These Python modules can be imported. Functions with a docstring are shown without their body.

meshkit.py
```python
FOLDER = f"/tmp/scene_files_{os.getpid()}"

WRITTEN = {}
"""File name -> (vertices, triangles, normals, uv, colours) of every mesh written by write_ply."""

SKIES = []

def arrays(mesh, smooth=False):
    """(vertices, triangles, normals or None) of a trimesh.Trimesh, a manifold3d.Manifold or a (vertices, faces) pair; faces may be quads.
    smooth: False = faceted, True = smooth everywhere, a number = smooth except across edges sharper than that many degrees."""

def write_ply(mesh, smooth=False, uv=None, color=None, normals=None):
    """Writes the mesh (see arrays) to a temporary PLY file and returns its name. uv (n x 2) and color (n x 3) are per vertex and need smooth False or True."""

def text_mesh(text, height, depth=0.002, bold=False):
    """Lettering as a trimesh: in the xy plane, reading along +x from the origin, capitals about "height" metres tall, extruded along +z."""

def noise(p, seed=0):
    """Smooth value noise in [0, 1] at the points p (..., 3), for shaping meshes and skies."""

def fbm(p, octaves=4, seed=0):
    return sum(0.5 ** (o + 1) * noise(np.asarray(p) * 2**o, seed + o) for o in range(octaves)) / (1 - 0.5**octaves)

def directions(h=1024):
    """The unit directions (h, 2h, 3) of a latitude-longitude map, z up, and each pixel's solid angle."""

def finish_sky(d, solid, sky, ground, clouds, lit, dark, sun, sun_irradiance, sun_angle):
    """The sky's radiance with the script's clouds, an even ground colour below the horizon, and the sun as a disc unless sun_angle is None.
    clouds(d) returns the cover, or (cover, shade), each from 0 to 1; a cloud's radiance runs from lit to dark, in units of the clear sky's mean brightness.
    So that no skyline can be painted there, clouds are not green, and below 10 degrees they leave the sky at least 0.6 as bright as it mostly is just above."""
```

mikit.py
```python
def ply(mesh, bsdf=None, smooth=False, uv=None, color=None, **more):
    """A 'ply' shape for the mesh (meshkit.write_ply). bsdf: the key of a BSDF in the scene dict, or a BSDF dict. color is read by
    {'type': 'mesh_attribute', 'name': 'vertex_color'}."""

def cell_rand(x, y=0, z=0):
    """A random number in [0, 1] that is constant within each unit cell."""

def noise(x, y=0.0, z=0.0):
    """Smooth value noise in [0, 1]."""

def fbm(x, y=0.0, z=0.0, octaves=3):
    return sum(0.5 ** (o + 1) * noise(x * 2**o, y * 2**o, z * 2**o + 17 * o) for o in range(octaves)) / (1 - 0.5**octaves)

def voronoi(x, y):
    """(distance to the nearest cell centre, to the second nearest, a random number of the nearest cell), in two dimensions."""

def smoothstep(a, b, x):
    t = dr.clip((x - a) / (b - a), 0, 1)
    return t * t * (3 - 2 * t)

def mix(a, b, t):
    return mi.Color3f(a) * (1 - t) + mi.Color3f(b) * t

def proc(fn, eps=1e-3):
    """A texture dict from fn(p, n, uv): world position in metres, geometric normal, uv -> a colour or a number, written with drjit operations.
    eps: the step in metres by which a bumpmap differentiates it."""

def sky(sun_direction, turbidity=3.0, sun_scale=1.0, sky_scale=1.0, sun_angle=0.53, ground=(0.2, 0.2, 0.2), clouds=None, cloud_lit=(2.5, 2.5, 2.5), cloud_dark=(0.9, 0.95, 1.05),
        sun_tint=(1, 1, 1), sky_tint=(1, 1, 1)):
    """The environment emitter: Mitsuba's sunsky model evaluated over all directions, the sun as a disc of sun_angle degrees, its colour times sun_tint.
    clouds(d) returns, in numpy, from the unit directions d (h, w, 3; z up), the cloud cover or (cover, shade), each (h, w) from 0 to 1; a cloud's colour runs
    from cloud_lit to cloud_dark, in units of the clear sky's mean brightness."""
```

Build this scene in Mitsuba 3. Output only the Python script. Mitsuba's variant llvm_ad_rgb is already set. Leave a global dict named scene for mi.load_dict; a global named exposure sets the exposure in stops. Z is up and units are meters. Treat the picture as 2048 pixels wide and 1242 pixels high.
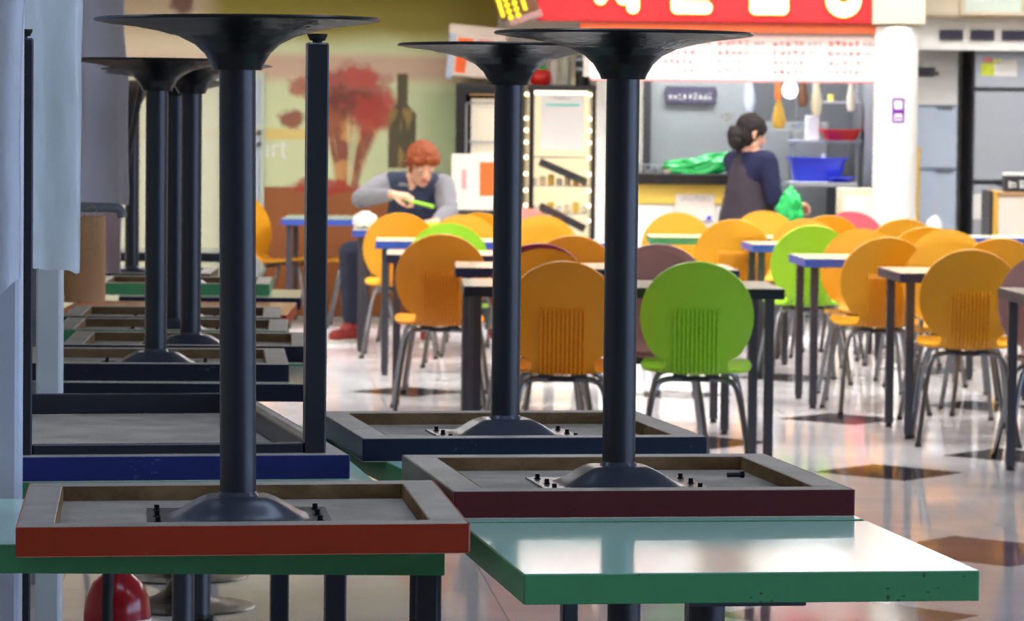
import math, random
import numpy as np, trimesh, mitsuba as mi, mikit, meshkit
import drjit as dr
import manifold3d as m3
from shapely.geometry import Polygon, LineString, Point, box as sbox
from shapely.ops import unary_union
from shapely import affinity

T = mi.ScalarTransform4f
scene, labels = {}, {}
rng = random.Random(7)

# ------------------------------------------------------------------ camera, sky, lamps, exposure
EYE, PITCH, ROLL, FOCAL = (0.0, 0.0, 1.29), 0.0498, 0.0105, 7300.0
fwd = np.array([0, math.cos(PITCH), -math.sin(PITCH)])
up0 = np.array([0, math.sin(PITCH), math.cos(PITCH)])
upv = up0 * math.cos(ROLL) - np.array([1.0, 0, 0]) * math.sin(ROLL)
scene['camera'] = {'type': 'thinlens', 'fov': math.degrees(2 * math.atan(1024 / FOCAL)), 'fov_axis': 'x', 'near_clip': 0.1, 'far_clip': 200.0,
                   'aperture_radius': 0.0036, 'focus_distance': 5.6,
                   'to_world': T().look_at(origin=list(EYE), target=(np.array(EYE) + fwd).tolist(), up=upv.tolist())}
exposure = -0.15
NEAR_LAMP = 5.2       # radiance of the cooler panels over the closed part, near the camera
CEIL_LAMP = 17.0      # radiance of the fluorescent panels over the open part of the hall
SHOP_LAMP = 23.0      # radiance of the lamps inside and in front of the kiosks


def overcast(d):
    n = meshkit.fbm(d * 3.0, 3, 5)
    return np.full(d.shape[:2], 1.0), np.clip(0.35 + 0.5 * (n - 0.5), 0, 1)


scene['sky'] = mikit.sky((0.3, -0.6, 0.7), sun_scale=0.0, sky_scale=1.0, clouds=overcast, cloud_lit=(50, 64, 94), cloud_dark=(32, 42, 64))


# ------------------------------------------------------------------ materials
def lin(c):
    return [(v / 12.92 if v <= 0.04045 else ((v + 0.055) / 1.055) ** 2.4) for v in (x / 255.0 for x in c)]


def mat(name, c, rough=0.5, metallic=0.0, spec=0.5, bump=None, bump_scale=1.0, **more):
    base = c if isinstance(c, dict) else {'type': 'rgb', 'value': lin(c)}
    b = {'type': 'principled', 'base_color': base, 'roughness': rough, 'metallic': metallic, 'specular': spec, **more}
    if bump is not None:
        b = {'type': 'bumpmap', 'arbitrary': bump, 'scale': bump_scale, 'bsdf': b}
    scene[name] = {'type': 'twosided', 'bsdf': b}
    return name


def speckle(c1, c2, f1, f2, amount=1.0):
    a, b = lin(c1), lin(c2)

    def fn(p, n, uv):
        t = mikit.fbm(p.x * f1, p.y * f1, p.z * f1, 3)
        s = mikit.noise(p.x * f2, p.y * f2, p.z * f2)
        return mikit.mix(a, b, dr.clip((t - 0.5) * 2.0 + (s - 0.5) * 0.5 + 0.4, 0, 1) * amount)
    return mikit.proc(fn)


def worn(c, chip, f=150.0, thr=0.78, tone=0.12):
    a, b = lin(c), lin(chip)

    def fn(p, n, uv):
        t = mikit.fbm(p.x * 9, p.y * 9, p.z * 9, 3)
        q = mikit.noise(p.x * f, p.y * f, p.z * f * 1.3) * 0.6 + mikit.noise(p.x * 12 + 7, p.y * 12, p.z * 12) * 0.4
        col = mi.Color3f(a) * (1 - tone + 2 * tone * t)
        return mikit.mix(col, b, mikit.smoothstep(thr, thr + 0.05, q) * 0.7)
    return mikit.proc(fn)


mat('mdf', speckle((150, 144, 136), (182, 175, 164), 14, 420), 0.6, spec=0.4)
mat('mdf_rim', speckle((154, 148, 140), (180, 172, 162), 10, 300), 0.5, spec=0.5)
mat('mdf_wall', speckle((110, 88, 62), (138, 112, 82), 25, 200), 0.9, spec=0.1)
EDGE = {'orange': (156, 48, 20), 'maroon': (84, 14, 26), 'navy': (18, 27, 52), 'blue': (32, 46, 116), 'green': (70, 146, 96), 'dark': (16, 22, 38), 'bare': (120, 108, 92), 'dining_blue': (58, 84, 176), 'dining_navy': (28, 38, 72)}
CHIP = {'orange': (150, 130, 120), 'maroon': (60, 20, 24), 'navy': (60, 66, 80), 'blue': (70, 80, 120), 'green': (36, 60, 42), 'dark': (50, 55, 66), 'bare': (90, 80, 66), 'dining_blue': (58, 84, 176), 'dining_navy': (28, 38, 72)}
for k in EDGE:
    mat('edge_' + k, worn(EDGE[k], CHIP[k]) if not k.startswith('dining') else EDGE[k], 0.38, spec=0.45)
TOPS = {'slate': (70, 76, 88), 'green': (166, 212, 196), 'pale': (206, 204, 186), 'orange': (206, 120, 96)}
for k in TOPS:
    mat('top_' + k, TOPS[k], 0.12, spec=0.3)
mat('steel_navy', (28, 34, 47), 0.34, metallic=0.0, spec=0.6)
mat('steel_plate', (70, 76, 90), 0.3, metallic=0.35, spec=0.6)


mat('cast_black', (14, 15, 17), 0.26, spec=0.7)
mat('cast_brown', (66, 56, 46), 0.5, spec=0.4)
mat('screw', (40, 40, 46), 0.25, metallic=0.8)
mat('rubber', (24, 24, 26), 0.6)
mat('chrome', (128, 131, 138), 0.16, metallic=1.0)
mat('table_leg', (58, 58, 66), 0.35, spec=0.5)
CH = {'orange': (242, 148, 14), 'amber': (246, 172, 30), 'lime': (160, 222, 44), 'maroon': (128, 26, 52), 'brown': (160, 116, 110), 'pink': (214, 84, 100), 'salmon': (228, 140, 128)}
for k in CH:
    mat('chair_' + k, CH[k], 0.4, spec=0.4)
for k, c, r in [('white', (236, 236, 232), 0.6), ('white_gloss', (240, 240, 238), 0.25), ('cream', (236, 224, 192), 0.5), ('beige', (196, 184, 160), 0.7), ('yellow', (240, 206, 90), 0.5), ('ochre', (214, 168, 60), 0.5),
                ('black', (18, 18, 20), 0.35), ('charcoal', (44, 44, 50), 0.4), ('grey', (120, 124, 130), 0.45), ('pale_blue', (196, 210, 232), 0.25), ('blue_plastic', (44, 62, 224), 0.3), ('red_plastic', (226, 36, 30), 0.3),
                ('green_plastic', (40, 190, 96), 0.3), ('orange_plastic', (240, 110, 36), 0.4), ('sign_red', (226, 34, 40), 0.35), ('sign_orange', (238, 112, 60), 0.45), ('kraft', (176, 138, 96), 0.8), ('wood_brown', (96, 56, 30), 0.5),
                ('print_orange', (244, 104, 40), 0.6), ('print_pink', (236, 150, 150), 0.6), ('print_rose', (214, 96, 104), 0.6), ('print_grey', (150, 156, 170), 0.6), ('print_purple', (104, 24, 140), 0.6), ('print_teal', (110, 210, 200), 0.6), ('print_red', (214, 60, 70), 0.6), ('card_beige', (232, 220, 206), 0.7),
                ('yellow_tube', (210, 190, 10), 0.4), ('lime_yellow', (224, 236, 60), 0.5), ('mauve', (150, 112, 108), 0.6), ('plum_grey', (60, 56, 78), 0.5), ('pane_green', (200, 212, 200), 0.3), ('skin', (226, 172, 142), 0.5), ('lips', (176, 84, 84), 0.5), ('hair_red', (134, 60, 24), 0.7), ('hair_dark', (24, 15, 13), 0.8),
                ('sweater_grey', (126, 126, 132), 0.9), ('vest_navy', (40, 48, 72), 0.8), ('denim', (34, 40, 60), 0.85), ('shoe_red', (136, 38, 34), 0.6), ('navy_knit', (24, 27, 62), 0.9), ('apron_dark', (58, 50, 60), 0.9), ('lime', (150, 214, 40), 0.5), ('ext_red', (150, 18, 28), 0.2)]:
    mat(k, c, r)
mat('steel_brushed', (176, 182, 190), 0.35, metallic=0.4)
mat('steel_wall', (150, 156, 160), 0.42, metallic=0.3)
mat('wall_paint', speckle((214, 206, 184), (224, 218, 200), 2, 40), 0.8)
mat('ceiling_paint', (206, 204, 198), 0.9)
mat('grout', (150, 146, 144), 0.6)


def tile_tone(c1, c2):
    a, b = lin(c1), lin(c2)

    def fn(p, n, uv):
        v = mikit.fbm(p.x * 1.9 + 3 * mikit.noise(p.x * 2.3, p.y * 2.3), p.y * 1.9, 0.0, 4)
        return mikit.mix(a, b, dr.clip((v - 0.3) * 2.2, 0, 1))
    return mikit.proc(fn)


mat('tile_cream', tile_tone((206, 206, 212), (230, 229, 234)), 0.07, spec=0.6)
mat('tile_black', tile_tone((34, 32, 36), (52, 48, 50)), 0.06, spec=0.6)
mat('tile_rose', tile_tone((100, 80, 94), (122, 98, 110)), 0.07, spec=0.6)
scene['glass'] = {'type': 'thindielectric'}


def cloth_weave(c1, c2, f):
    return mat_fn_weave(lin(c1), lin(c2), f)


def mat_fn_weave(a, b, f):
    def fn(p, n, uv):
        s = mikit.fbm(p.x * 5, p.y * 5, p.z * 2.2, 3)
        w = mikit.noise(p.x * f, p.y * f, p.z * f)
        return mikit.mix(a, b, dr.clip((s - 0.5) * 1.6 + (w - 0.5) * 0.25 + 0.5, 0, 1))
    return mikit.proc(fn)


mat('cloth_blue', cloth_weave((212, 220, 236), (228, 233, 244), 500), 0.95, spec=0.1, sheen=0.3)
mat('cloth_grey', cloth_weave((200, 210, 212), (222, 228, 230), 500), 0.95, spec=0.1, sheen=0.3)
mat('cloth_lavender', cloth_weave((226, 222, 234), (240, 236, 246), 500), 0.95, spec=0.1, sheen=0.3)
mat('post_paint', worn((206, 214, 216), (150, 150, 140), 60, 0.80, 0.05), 0.5)
mat('panel_paint', (206, 214, 230), 0.55)


def lamp(radiance, c=(255, 255, 255)):
    return {'type': 'area', 'radiance': {'type': 'rgb', 'value': [radiance * v for v in lin(c)]}}


# ------------------------------------------------------------------ mesh helpers
def box(sx, sy, sz, c=(0, 0, 0), bevel=0.0):
    h = np.array([sx, sy, sz]) / 2
    if bevel <= 0:
        m = trimesh.creation.box([sx, sy, sz])
    else:
        pts = []
        for s in np.ndindex(2, 2, 2):
            s = np.array(s) * 2 - 1
            for k in range(3):
                q = s * (h - bevel)
                q[k] = s[k] * h[k]
                pts.append(q)
        m = trimesh.convex.convex_hull(np.array(pts))
    m.apply_translation(c)
    return m


def cyl(r, z0, z1, n=32, x=0, y=0):
    m = trimesh.creation.cylinder(r, z1 - z0, sections=n)
    m.apply_translation([x, y, (z0 + z1) / 2])
    return m


def lathe(profile, n=48):
    return trimesh.creation.revolve(np.array(profile), sections=n)


def tube(path, r, sides=8, closed=True):
    p = np.asarray(path, float)
    rr = np.broadcast_to(np.asarray(r, float), (len(p),))
    t = np.gradient(p, axis=0)
    t /= np.linalg.norm(t, axis=1, keepdims=True) + 1e-12
    a0 = np.array([1.0, 0, 0]) if abs(t[0][0]) < 0.8 else np.array([0, 1.0, 0])
    v = []
    for i in range(len(p)):
        a = a0 - t[i] * (a0 @ t[i])
        a /= np.linalg.norm(a)
        a0 = a
        b = np.cross(t[i], a)
        ang = np.arange(sides) * 2 * np.pi / sides
        v.append(p[i] + rr[i] * (np.cos(ang)[:, None] * a + np.sin(ang)[:, None] * b))
    v = np.vstack(v)
    f = []
    for i in range(len(p) - 1):
        for j in range(sides):
            k = (j + 1) % sides
            f += [[i * sides + j, i * sides + k, (i + 1) * sides + k], [i * sides + j, (i + 1) * sides + k, (i + 1) * sides + j]]
    if closed:
        c0, c1 = len(v), len(v) + 1
        v = np.vstack([v, p[0], p[-1]])
        for j in range(sides):
            k = (j + 1) % sides
            f += [[c0, k, j], [c1, (len(p) - 1) * sides + j, (len(p) - 1) * sides + k]]
    return trimesh.Trimesh(v, f, process=False)


def smooth_path(pts, n=6):
    p = np.asarray(pts, float)
    q = [p[0]]
    for i in range(1, len(p) - 1):
        a, b, c = (p[i - 1] + p[i]) / 2, p[i], (p[i] + p[i + 1]) / 2
        for s in np.linspace(0, 1, n):
            q.append((1 - s) ** 2 * a + 2 * s * (1 - s) * b + s * s * c)
    q.append(p[-1])
    return np.array(q)


def extrude(poly, depth):
    gs = [g for g in getattr(poly, 'geoms', [poly]) if g.area > 1e-9]
    return trimesh.util.concatenate([trimesh.creation.extrude_polygon(g, depth, engine='earcut') for g in gs])


def upright(mesh):
    """A shape drawn in x, y with depth along z: y becomes up (z), depth runs towards the viewer (-y)."""
    mesh.apply_transform(trimesh.transformations.rotation_matrix(math.pi / 2, [1, 0, 0]))
    return mesh


def cat(*ms):
    return trimesh.util.concatenate(list(ms))


def M(x=0, y=0, z=0, rz=0, rx=0, ry=0):
    t = T().translate([x, y, z])
    if rz:
        t = t @ T().rotate([0, 0, 1], math.degrees(rz))
    if rx:
        t = t @ T().rotate([1, 0, 0], math.degrees(rx))
    if ry:
        t = t @ T().rotate([0, 1, 0], math.degrees(ry))
    return t


taken = {}


def numbered(name):
    k = taken.get(name, 0)
    taken[name] = k + 1
    return name if k == 0 else f'{name}_{k:03d}'


def thing(name, label, category, group=None):
    key = numbered(name)
    labels[key] = {'label': label, 'category': category}
    if group:
        labels[key]['group'] = group
    return key


def part(parent, name, shape, to_world=None, label=None, bsdf=None):
    key = numbered(parent + '__' + name)
    s = dict(shape)
    if bsdf:
        s['bsdf'] = {'type': 'ref', 'id': bsdf}
    if to_world is not None:
        s['to_world'] = to_world
    scene[key] = s
    if label:
        labels[key] = {'label': label}
    return key


def one(name, mesh, m, label, category, group=None, smooth=False, to_world=None, **more):
    key = thing(name, label, category, group)
    s = mikit.ply(mesh, m, smooth=smooth, **more)
    if to_world is not None:
        s['to_world'] = to_world
    scene[key] = s
    return key


def struct(name, mesh, m, parent=None, smooth=False, label=None, **more):
    key = numbered(name if parent is None else parent + '__' + name)
    scene[key] = mikit.ply(mesh, m, smooth=smooth, **more)
    if parent is None:
        labels[key] = {'kind': 'structure'}
        if label:
            labels[key]['label'] = label
    return key


# ------------------------------------------------------------------ the room
FLOOR = (-4.0, 9.0, -4.0, 29.0)
CEIL = 3.1
x0, x1, y0, y1 = FLOOR
struct('floor', box(x1 - x0, y1 - y0, 0.1, ((x0 + x1) / 2, (y0 + y1) / 2, -0.056)), 'grout')
struct('ceiling', box(x1 - x0, y1 - y0, 0.1, ((x0 + x1) / 2, (y0 + y1) / 2, CEIL + 0.05)), 'ceiling_paint')
struct('wall_left', box(0.1, y1 - y0, CEIL, (x0 - 0.05, (y0 + y1) / 2, CEIL / 2)), 'wall_paint')
struct('wall_far', box(x1 - x0, 0.1, CEIL, ((x0 + x1) / 2, y1 + 0.05, CEIL / 2)), 'wall_paint')
struct('wall_near', box(x1 - x0, 0.1, CEIL, ((x0 + x1) / 2, y0 - 0.05, CEIL / 2)), 'wall_paint')
wy0, wy1, wz0, wz1 = -3.0, 9.0, 0.5, 2.9
struct('wall_right', cat(box(0.1, wy0 - y0, CEIL, (x1 + 0.05, (wy0 + y0) / 2, CEIL / 2)), box(0.1, y1 - wy1, CEIL, (x1 + 0.05, (wy1 + y1) / 2, CEIL / 2)),
                         box(0.1, wy1 - wy0, wz0, (x1 + 0.05, (wy0 + wy1) / 2, wz0 / 2)), box(0.1, wy1 - wy0, CEIL - wz1, (x1 + 0.05, (wy0 + wy1) / 2, (CEIL + wz1) / 2))), 'wall_paint')
wk = struct('window_1', cat(*[box(0.06, 0.06, wz1 - wz0, (x1 + 0.05, y, (wz0 + wz1) / 2)) for y in np.linspace(wy0, wy1, 7)],
                            *[box(0.06, wy1 - wy0, 0.06, (x1 + 0.05, (wy0 + wy1) / 2, z)) for z in (wz0 + 0.03, wz1 - 0.03)]), 'grey')
for i in range(6):
    a, b = np.linspace(wy0, wy1, 7)[i:i + 2]
    part(wk, 'pane', {'type': 'rectangle', 'bsdf': {'type': 'ref', 'id': 'glass'}, 'to_world': T().translate([x1 + 0.05, (a + b) / 2, (wz0 + wz1) / 2]) @ T().rotate([0, 1, 0], 90) @ T().scale([(wz1 - wz0) / 2 - 0.06, (b - a) / 2 - 0.03, 1])})

# floor tiles: 0.6 m squares laid slightly askew to the view, with small dark and rose diamonds let in on a regular pattern
YAW = math.radians(4.5)
cy_, sy_ = math.cos(YAW), math.sin(YAW)


def hall(a, b):
    """hall axes -> world"""
    return cy_ * a - sy_ * b + 0.75, sy_ * a + cy_ * b


def unhall(x, y):
    x -= 0.75
    return cy_ * x + sy_ * y, -sy_ * x + cy_ * y


diamonds = []
for X, Y, k in [(1.49, 16.39, 'b'), (1.44, 13.83, 'b'), (1.46, 11.25, 'r'), (1.45, 19.1, 'b'), (2.02, 14.6, 'b'), (2.22, 17.26, 'b'), (0.80, 15.1, 'b'), (0.80, 17.8, 'b'), (0.8, 12.5, 'b'), (2.05, 11.9, 'b'), (0.15, 16.3, 'b'), (0.15, 13.7, 'b'),
                (0.9, 9.7, 'r'), (1.6, 8.75, 'r'), (2.1, 9.4, 'b'), (-0.5, 15.1, 'b'), (-0.5, 17.8, 'b'), (0.15, 18.9, 'b'), (2.25, 19.9, 'b')]:
    a, b = unhall(X, Y)
    r = 0.29 if k == 'b' else 0.36
    diamonds.append((Polygon([(a - r, b), (a, b - r * 1.15), (a + r, b), (a, b + r * 1.15)]), k))
cut = unary_union([d.buffer(0.002) for d, k in diamonds])
S = 0.6
for i in range(-4, 5):
    for j in range(12, 41):
        a, b = i * S, j * S
        X, Y = hall(a + S / 2, b + S / 2)
        if abs(X) > Y * 0.155 + 0.45 or Y < 7.2 or Y > 24.2:
            continue
        g = sbox(a + 0.001, b + 0.001, a + S - 0.001, b + S - 0.001).difference(cut)
        m = extrude(g, 0.006)
        m.apply_translation([0, 0, -0.006])
        v = m.vertices.copy()
        m.vertices[:, 0], m.vertices[:, 1] = hall(v[:, 0], v[:, 1])
        part('floor', 'tile', mikit.ply(m, 'tile_cream'))
for d, k in diamonds:
    m = extrude(d, 0.006)
    m.apply_translation([0, 0, -0.006])
    v = m.vertices.copy()
    m.vertices[:, 0], m.vertices[:, 1] = hall(v[:, 0], v[:, 1])
    part('floor', 'diamond_tile', mikit.ply(m, 'tile_black' if k == 'b' else 'tile_rose'))

# ceiling lights over the open part of the hall
frame_p = mikit.ply(cat(box(1.24, 0.03, 0.05, (0, 0.315, 0)), box(1.24, 0.03, 0.05, (0, -0.315, 0)), box(0.03, 0.6, 0.05, (0.605, 0, 0)), box(0.03, 0.6, 0.05, (-0.605, 0, 0))), 'white')
for yy in (2.6, 6.0, 14.4, 16.2, 18.2, 20.2, 22.0):
    for xx in (-2.2, 0.0, 2.2, 4.4):
        if yy == 14.4 and xx < 1:
            continue
        near_ = yy < 12
        k = thing('ceiling_light', 'cool white panel light on the ceiling over the closed front of the hall' if near_ else 'warm white panel light on the ceiling over the dining tables', 'ceiling light', 'front ceiling panel lights' if near_ else 'ceiling panel lights')
        part(k, 'frame', frame_p, M(xx, yy, CEIL - 0.025))
        part(k, 'diffuser', {'type': 'rectangle', 'emitter': lamp(NEAR_LAMP, (214, 230, 255)) if near_ else lamp(CEIL_LAMP, (252, 251, 250)), 'to_world': T().translate([xx, yy, CEIL - 0.03]) @ T().rotate([1, 0, 0], 180) @ T().scale([0.59, 0.3, 1])})

# ------------------------------------------------------------------ pedestal tables (drawn upside down, table face at z = 0)
HT = 0.72


def plate_mesh():
    nx, ny, sx, sy = 49, 41, 0.256, 0.225
    xs, ys = np.linspace(-sx / 2, sx / 2, nx), np.linspace(-sy / 2, sy / 2, ny)
    gx, gy = np.meshgrid(xs, ys, indexing='ij')
    s = lambda t: np.clip(t, 0, 1) ** 2 * (3 - 2 * np.clip(t, 0, 1))
    rx_ = np.maximum(np.abs(gx) - 0.034, 0) / 0.066
    ry_ = np.maximum(np.abs(gy) - 0.034, 0) / 0.058
    z = 0.003 + 0.029 * s(1 - np.hypot(rx_ * 1.0, ry_ * 0.98)) ** 0.85
    top = np.stack([gx, gy, z], -1).reshape(-1, 3)
    bot = top.copy()
    bot[:, 2] = 0
    f, n = [], nx * ny
    for i in range(nx - 1):
        for j in range(ny - 1):
            a, b, c, d = i * ny + j, (i + 1) * ny + j, (i + 1) * ny + j + 1, i * ny + j + 1
            f += [[a, b, c], [a, c, d], [n + a, n + c, n + b], [n + a, n + d, n + c]]
    ring = [i * ny for i in range(nx)] + [(nx - 1) * ny + j for j in range(1, ny)] + [i * ny + ny - 1 for i in range(nx - 2, -1, -1)] + [j for j in range(ny - 2, 0, -1)]
    for a, b in zip(ring, ring[1:] + ring[:1]):
        f += [[a, n + a, n + b], [a, n + b, b]]
    return trimesh.Trimesh(np.vstack([top, bot]), f, process=False)


BASE_PROFILE = [(0.0, 0.648), (0.034, 0.648), (0.0365, 0.655), (0.046, 0.671), (0.060, 0.684), (0.082, 0.695), (0.110, 0.7025), (0.145, 0.709), (0.180, 0.713), (0.198, 0.7155), (0.201, 0.718), (0.1985, 0.7205), (0.15, 0.7205), (0.0, 0.717)]
P_plate = mikit.ply(plate_mesh(), 'steel_plate', smooth=45)
P_screw = mikit.ply(cat(cyl(0.0056, 0, 0.0014, 12), cyl(0.0036, 0.0014, 0.0080, 6)), 'screw')
P_column = mikit.ply(cyl(0.0255, 0.04, 0.652, 40), 'steel_navy', smooth=40)
P_weld = mikit.ply(lathe([(0.0255, 0.0495), (0.031, 0.0475), (0.0255, 0.056)], 32), 'steel_plate', smooth=60)


def cast_base():
    """The trumpet-shaped cast base with a hammered skin."""
    p = np.array(BASE_PROFILE)
    q = [p[0], p[1]]
    for a, b in zip(p[1:-4], p[2:-3]):
        n = max(2, int(np.linalg.norm(b - a) / 0.0028))
        q += [a + (b - a) * t for t in np.linspace(0, 1, n + 1)[1:]]
    q += list(p[-3:])
    m = lathe(q, 300)
    v = np.array(m.vertices)
    r = np.hypot(v[:, 0], v[:, 1])
    w = np.clip((r - 0.05) / 0.04, 0, 1) * np.clip((0.199 - r) / 0.01, 0, 1) * (v[:, 2] < 0.7145)
    h = meshkit.noise(v * 150, 1) * 0.6 + meshkit.noise(v * 320, 2) * 0.4 - 0.5
    m.vertices = v + np.c_[np.zeros((len(v), 2)), (h * w * 0.0016)]
    return m


_cast = cast_base()
P_base = mikit.ply(_cast, 'cast_black', smooth=40)
P_base_brown = mikit.ply(_cast, 'cast_brown', smooth=40)
CACHE = {}


def slab_parts(w, d):
    if (w, d) not in CACHE:
        r = 0.048
        CACHE[(w, d)] = dict(laminate=box(w, d, 0.0012, (0, 0, 0.0006)), board=box(w - 0.002, d - 0.002, 0.0168, (0, 0, 0.0096)),
                             rails=[box(w - 0.002, r, 0.022, (0, s * (d / 2 - r / 2 - 0.001), 0.029), 0.0012) for s in (-1, 1)] + [box(r, d - 2 * r - 0.004, 0.022, (s * (w / 2 - r / 2 - 0.001), 0, 0.029), 0.0012) for s in (-1, 1)],
                             walls=[box(w - 2 * r - 0.004, 0.0012, 0.021, (0, s * (d / 2 - r - 0.002), 0.0287)) for s in (-1, 1)] + [box(0.0012, d - 2 * r - 0.004, 0.021, (s * (w / 2 - r - 0.002), 0, 0.0287)) for s in (-1, 1)],
                             bands=[box(w, 0.0025, 0.0385, (0, s * (d / 2), 0.0205), 0.0009) for s in (-1, 1)] + [box(0.0025, d, 0.0385, (s * (w / 2), 0, 0.0205), 0.0009) for s in (-1, 1)])
        c = CACHE[(w, d)]
        c.update(laminate=mikit.ply(c['laminate']), board=mikit.ply(c['board'], 'mdf'), rails=[mikit.ply(m, 'mdf_rim') for m in c['rails']], walls=[mikit.ply(m, 'mdf_wall') for m in c['walls']], bands=[mikit.ply(m) for m in c['bands']])
    return CACHE[(w, d)]


def slab(k, W, w, d, edge, top, bare=()):
    c = slab_parts(w, d)
    part(k, 'laminate', c['laminate'], W, bsdf='top_' + top)
    part(k, 'board', c['board'], W)
    for m in c['rails']:
        part(k, 'rail', m, W)
    for m in c['walls']:
        part(k, 'rail_lining', m, W)
    for i, m in enumerate(c['bands']):
        part(k, 'edge_band', m, W, bsdf='edge_' + ('bare' if i in bare else edge))


def pedestal(x, y, rz, edge, top, label, flipped=True, w=0.6, d=0.6, z=HT, group=None, brown=False, bare=(), tilt=0.0):
    k = thing('pedestal_table', label, 'table', group)
    W = M(x, y, z, rz) if flipped else M(x, y, HT, rz) @ T().rotate([1, 0, 0], 180)
    if tilt:
        W = W @ T().rotate([0, 1, 0], math.degrees(tilt))
    slab(k, W, w, d, edge, top, bare)
    Q = W @ T().translate([0, 0, 0.018])
    part(k, 'mounting_plate', P_plate, Q)
    for sx in (-1, 1):
        for yy in (-0.078, 0.0, 0.078):
            part(k, 'screw', P_screw, Q @ T().translate([sx * (0.112 + 0.003 * rng.random()), yy + 0.004 * rng.random(), 0.003]))
    part(k, 'column', P_column, W)
    part(k, 'weld', P_weld, W)
    part(k, 'base', P_base_brown if brown else P_base, W)
    return k


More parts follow.
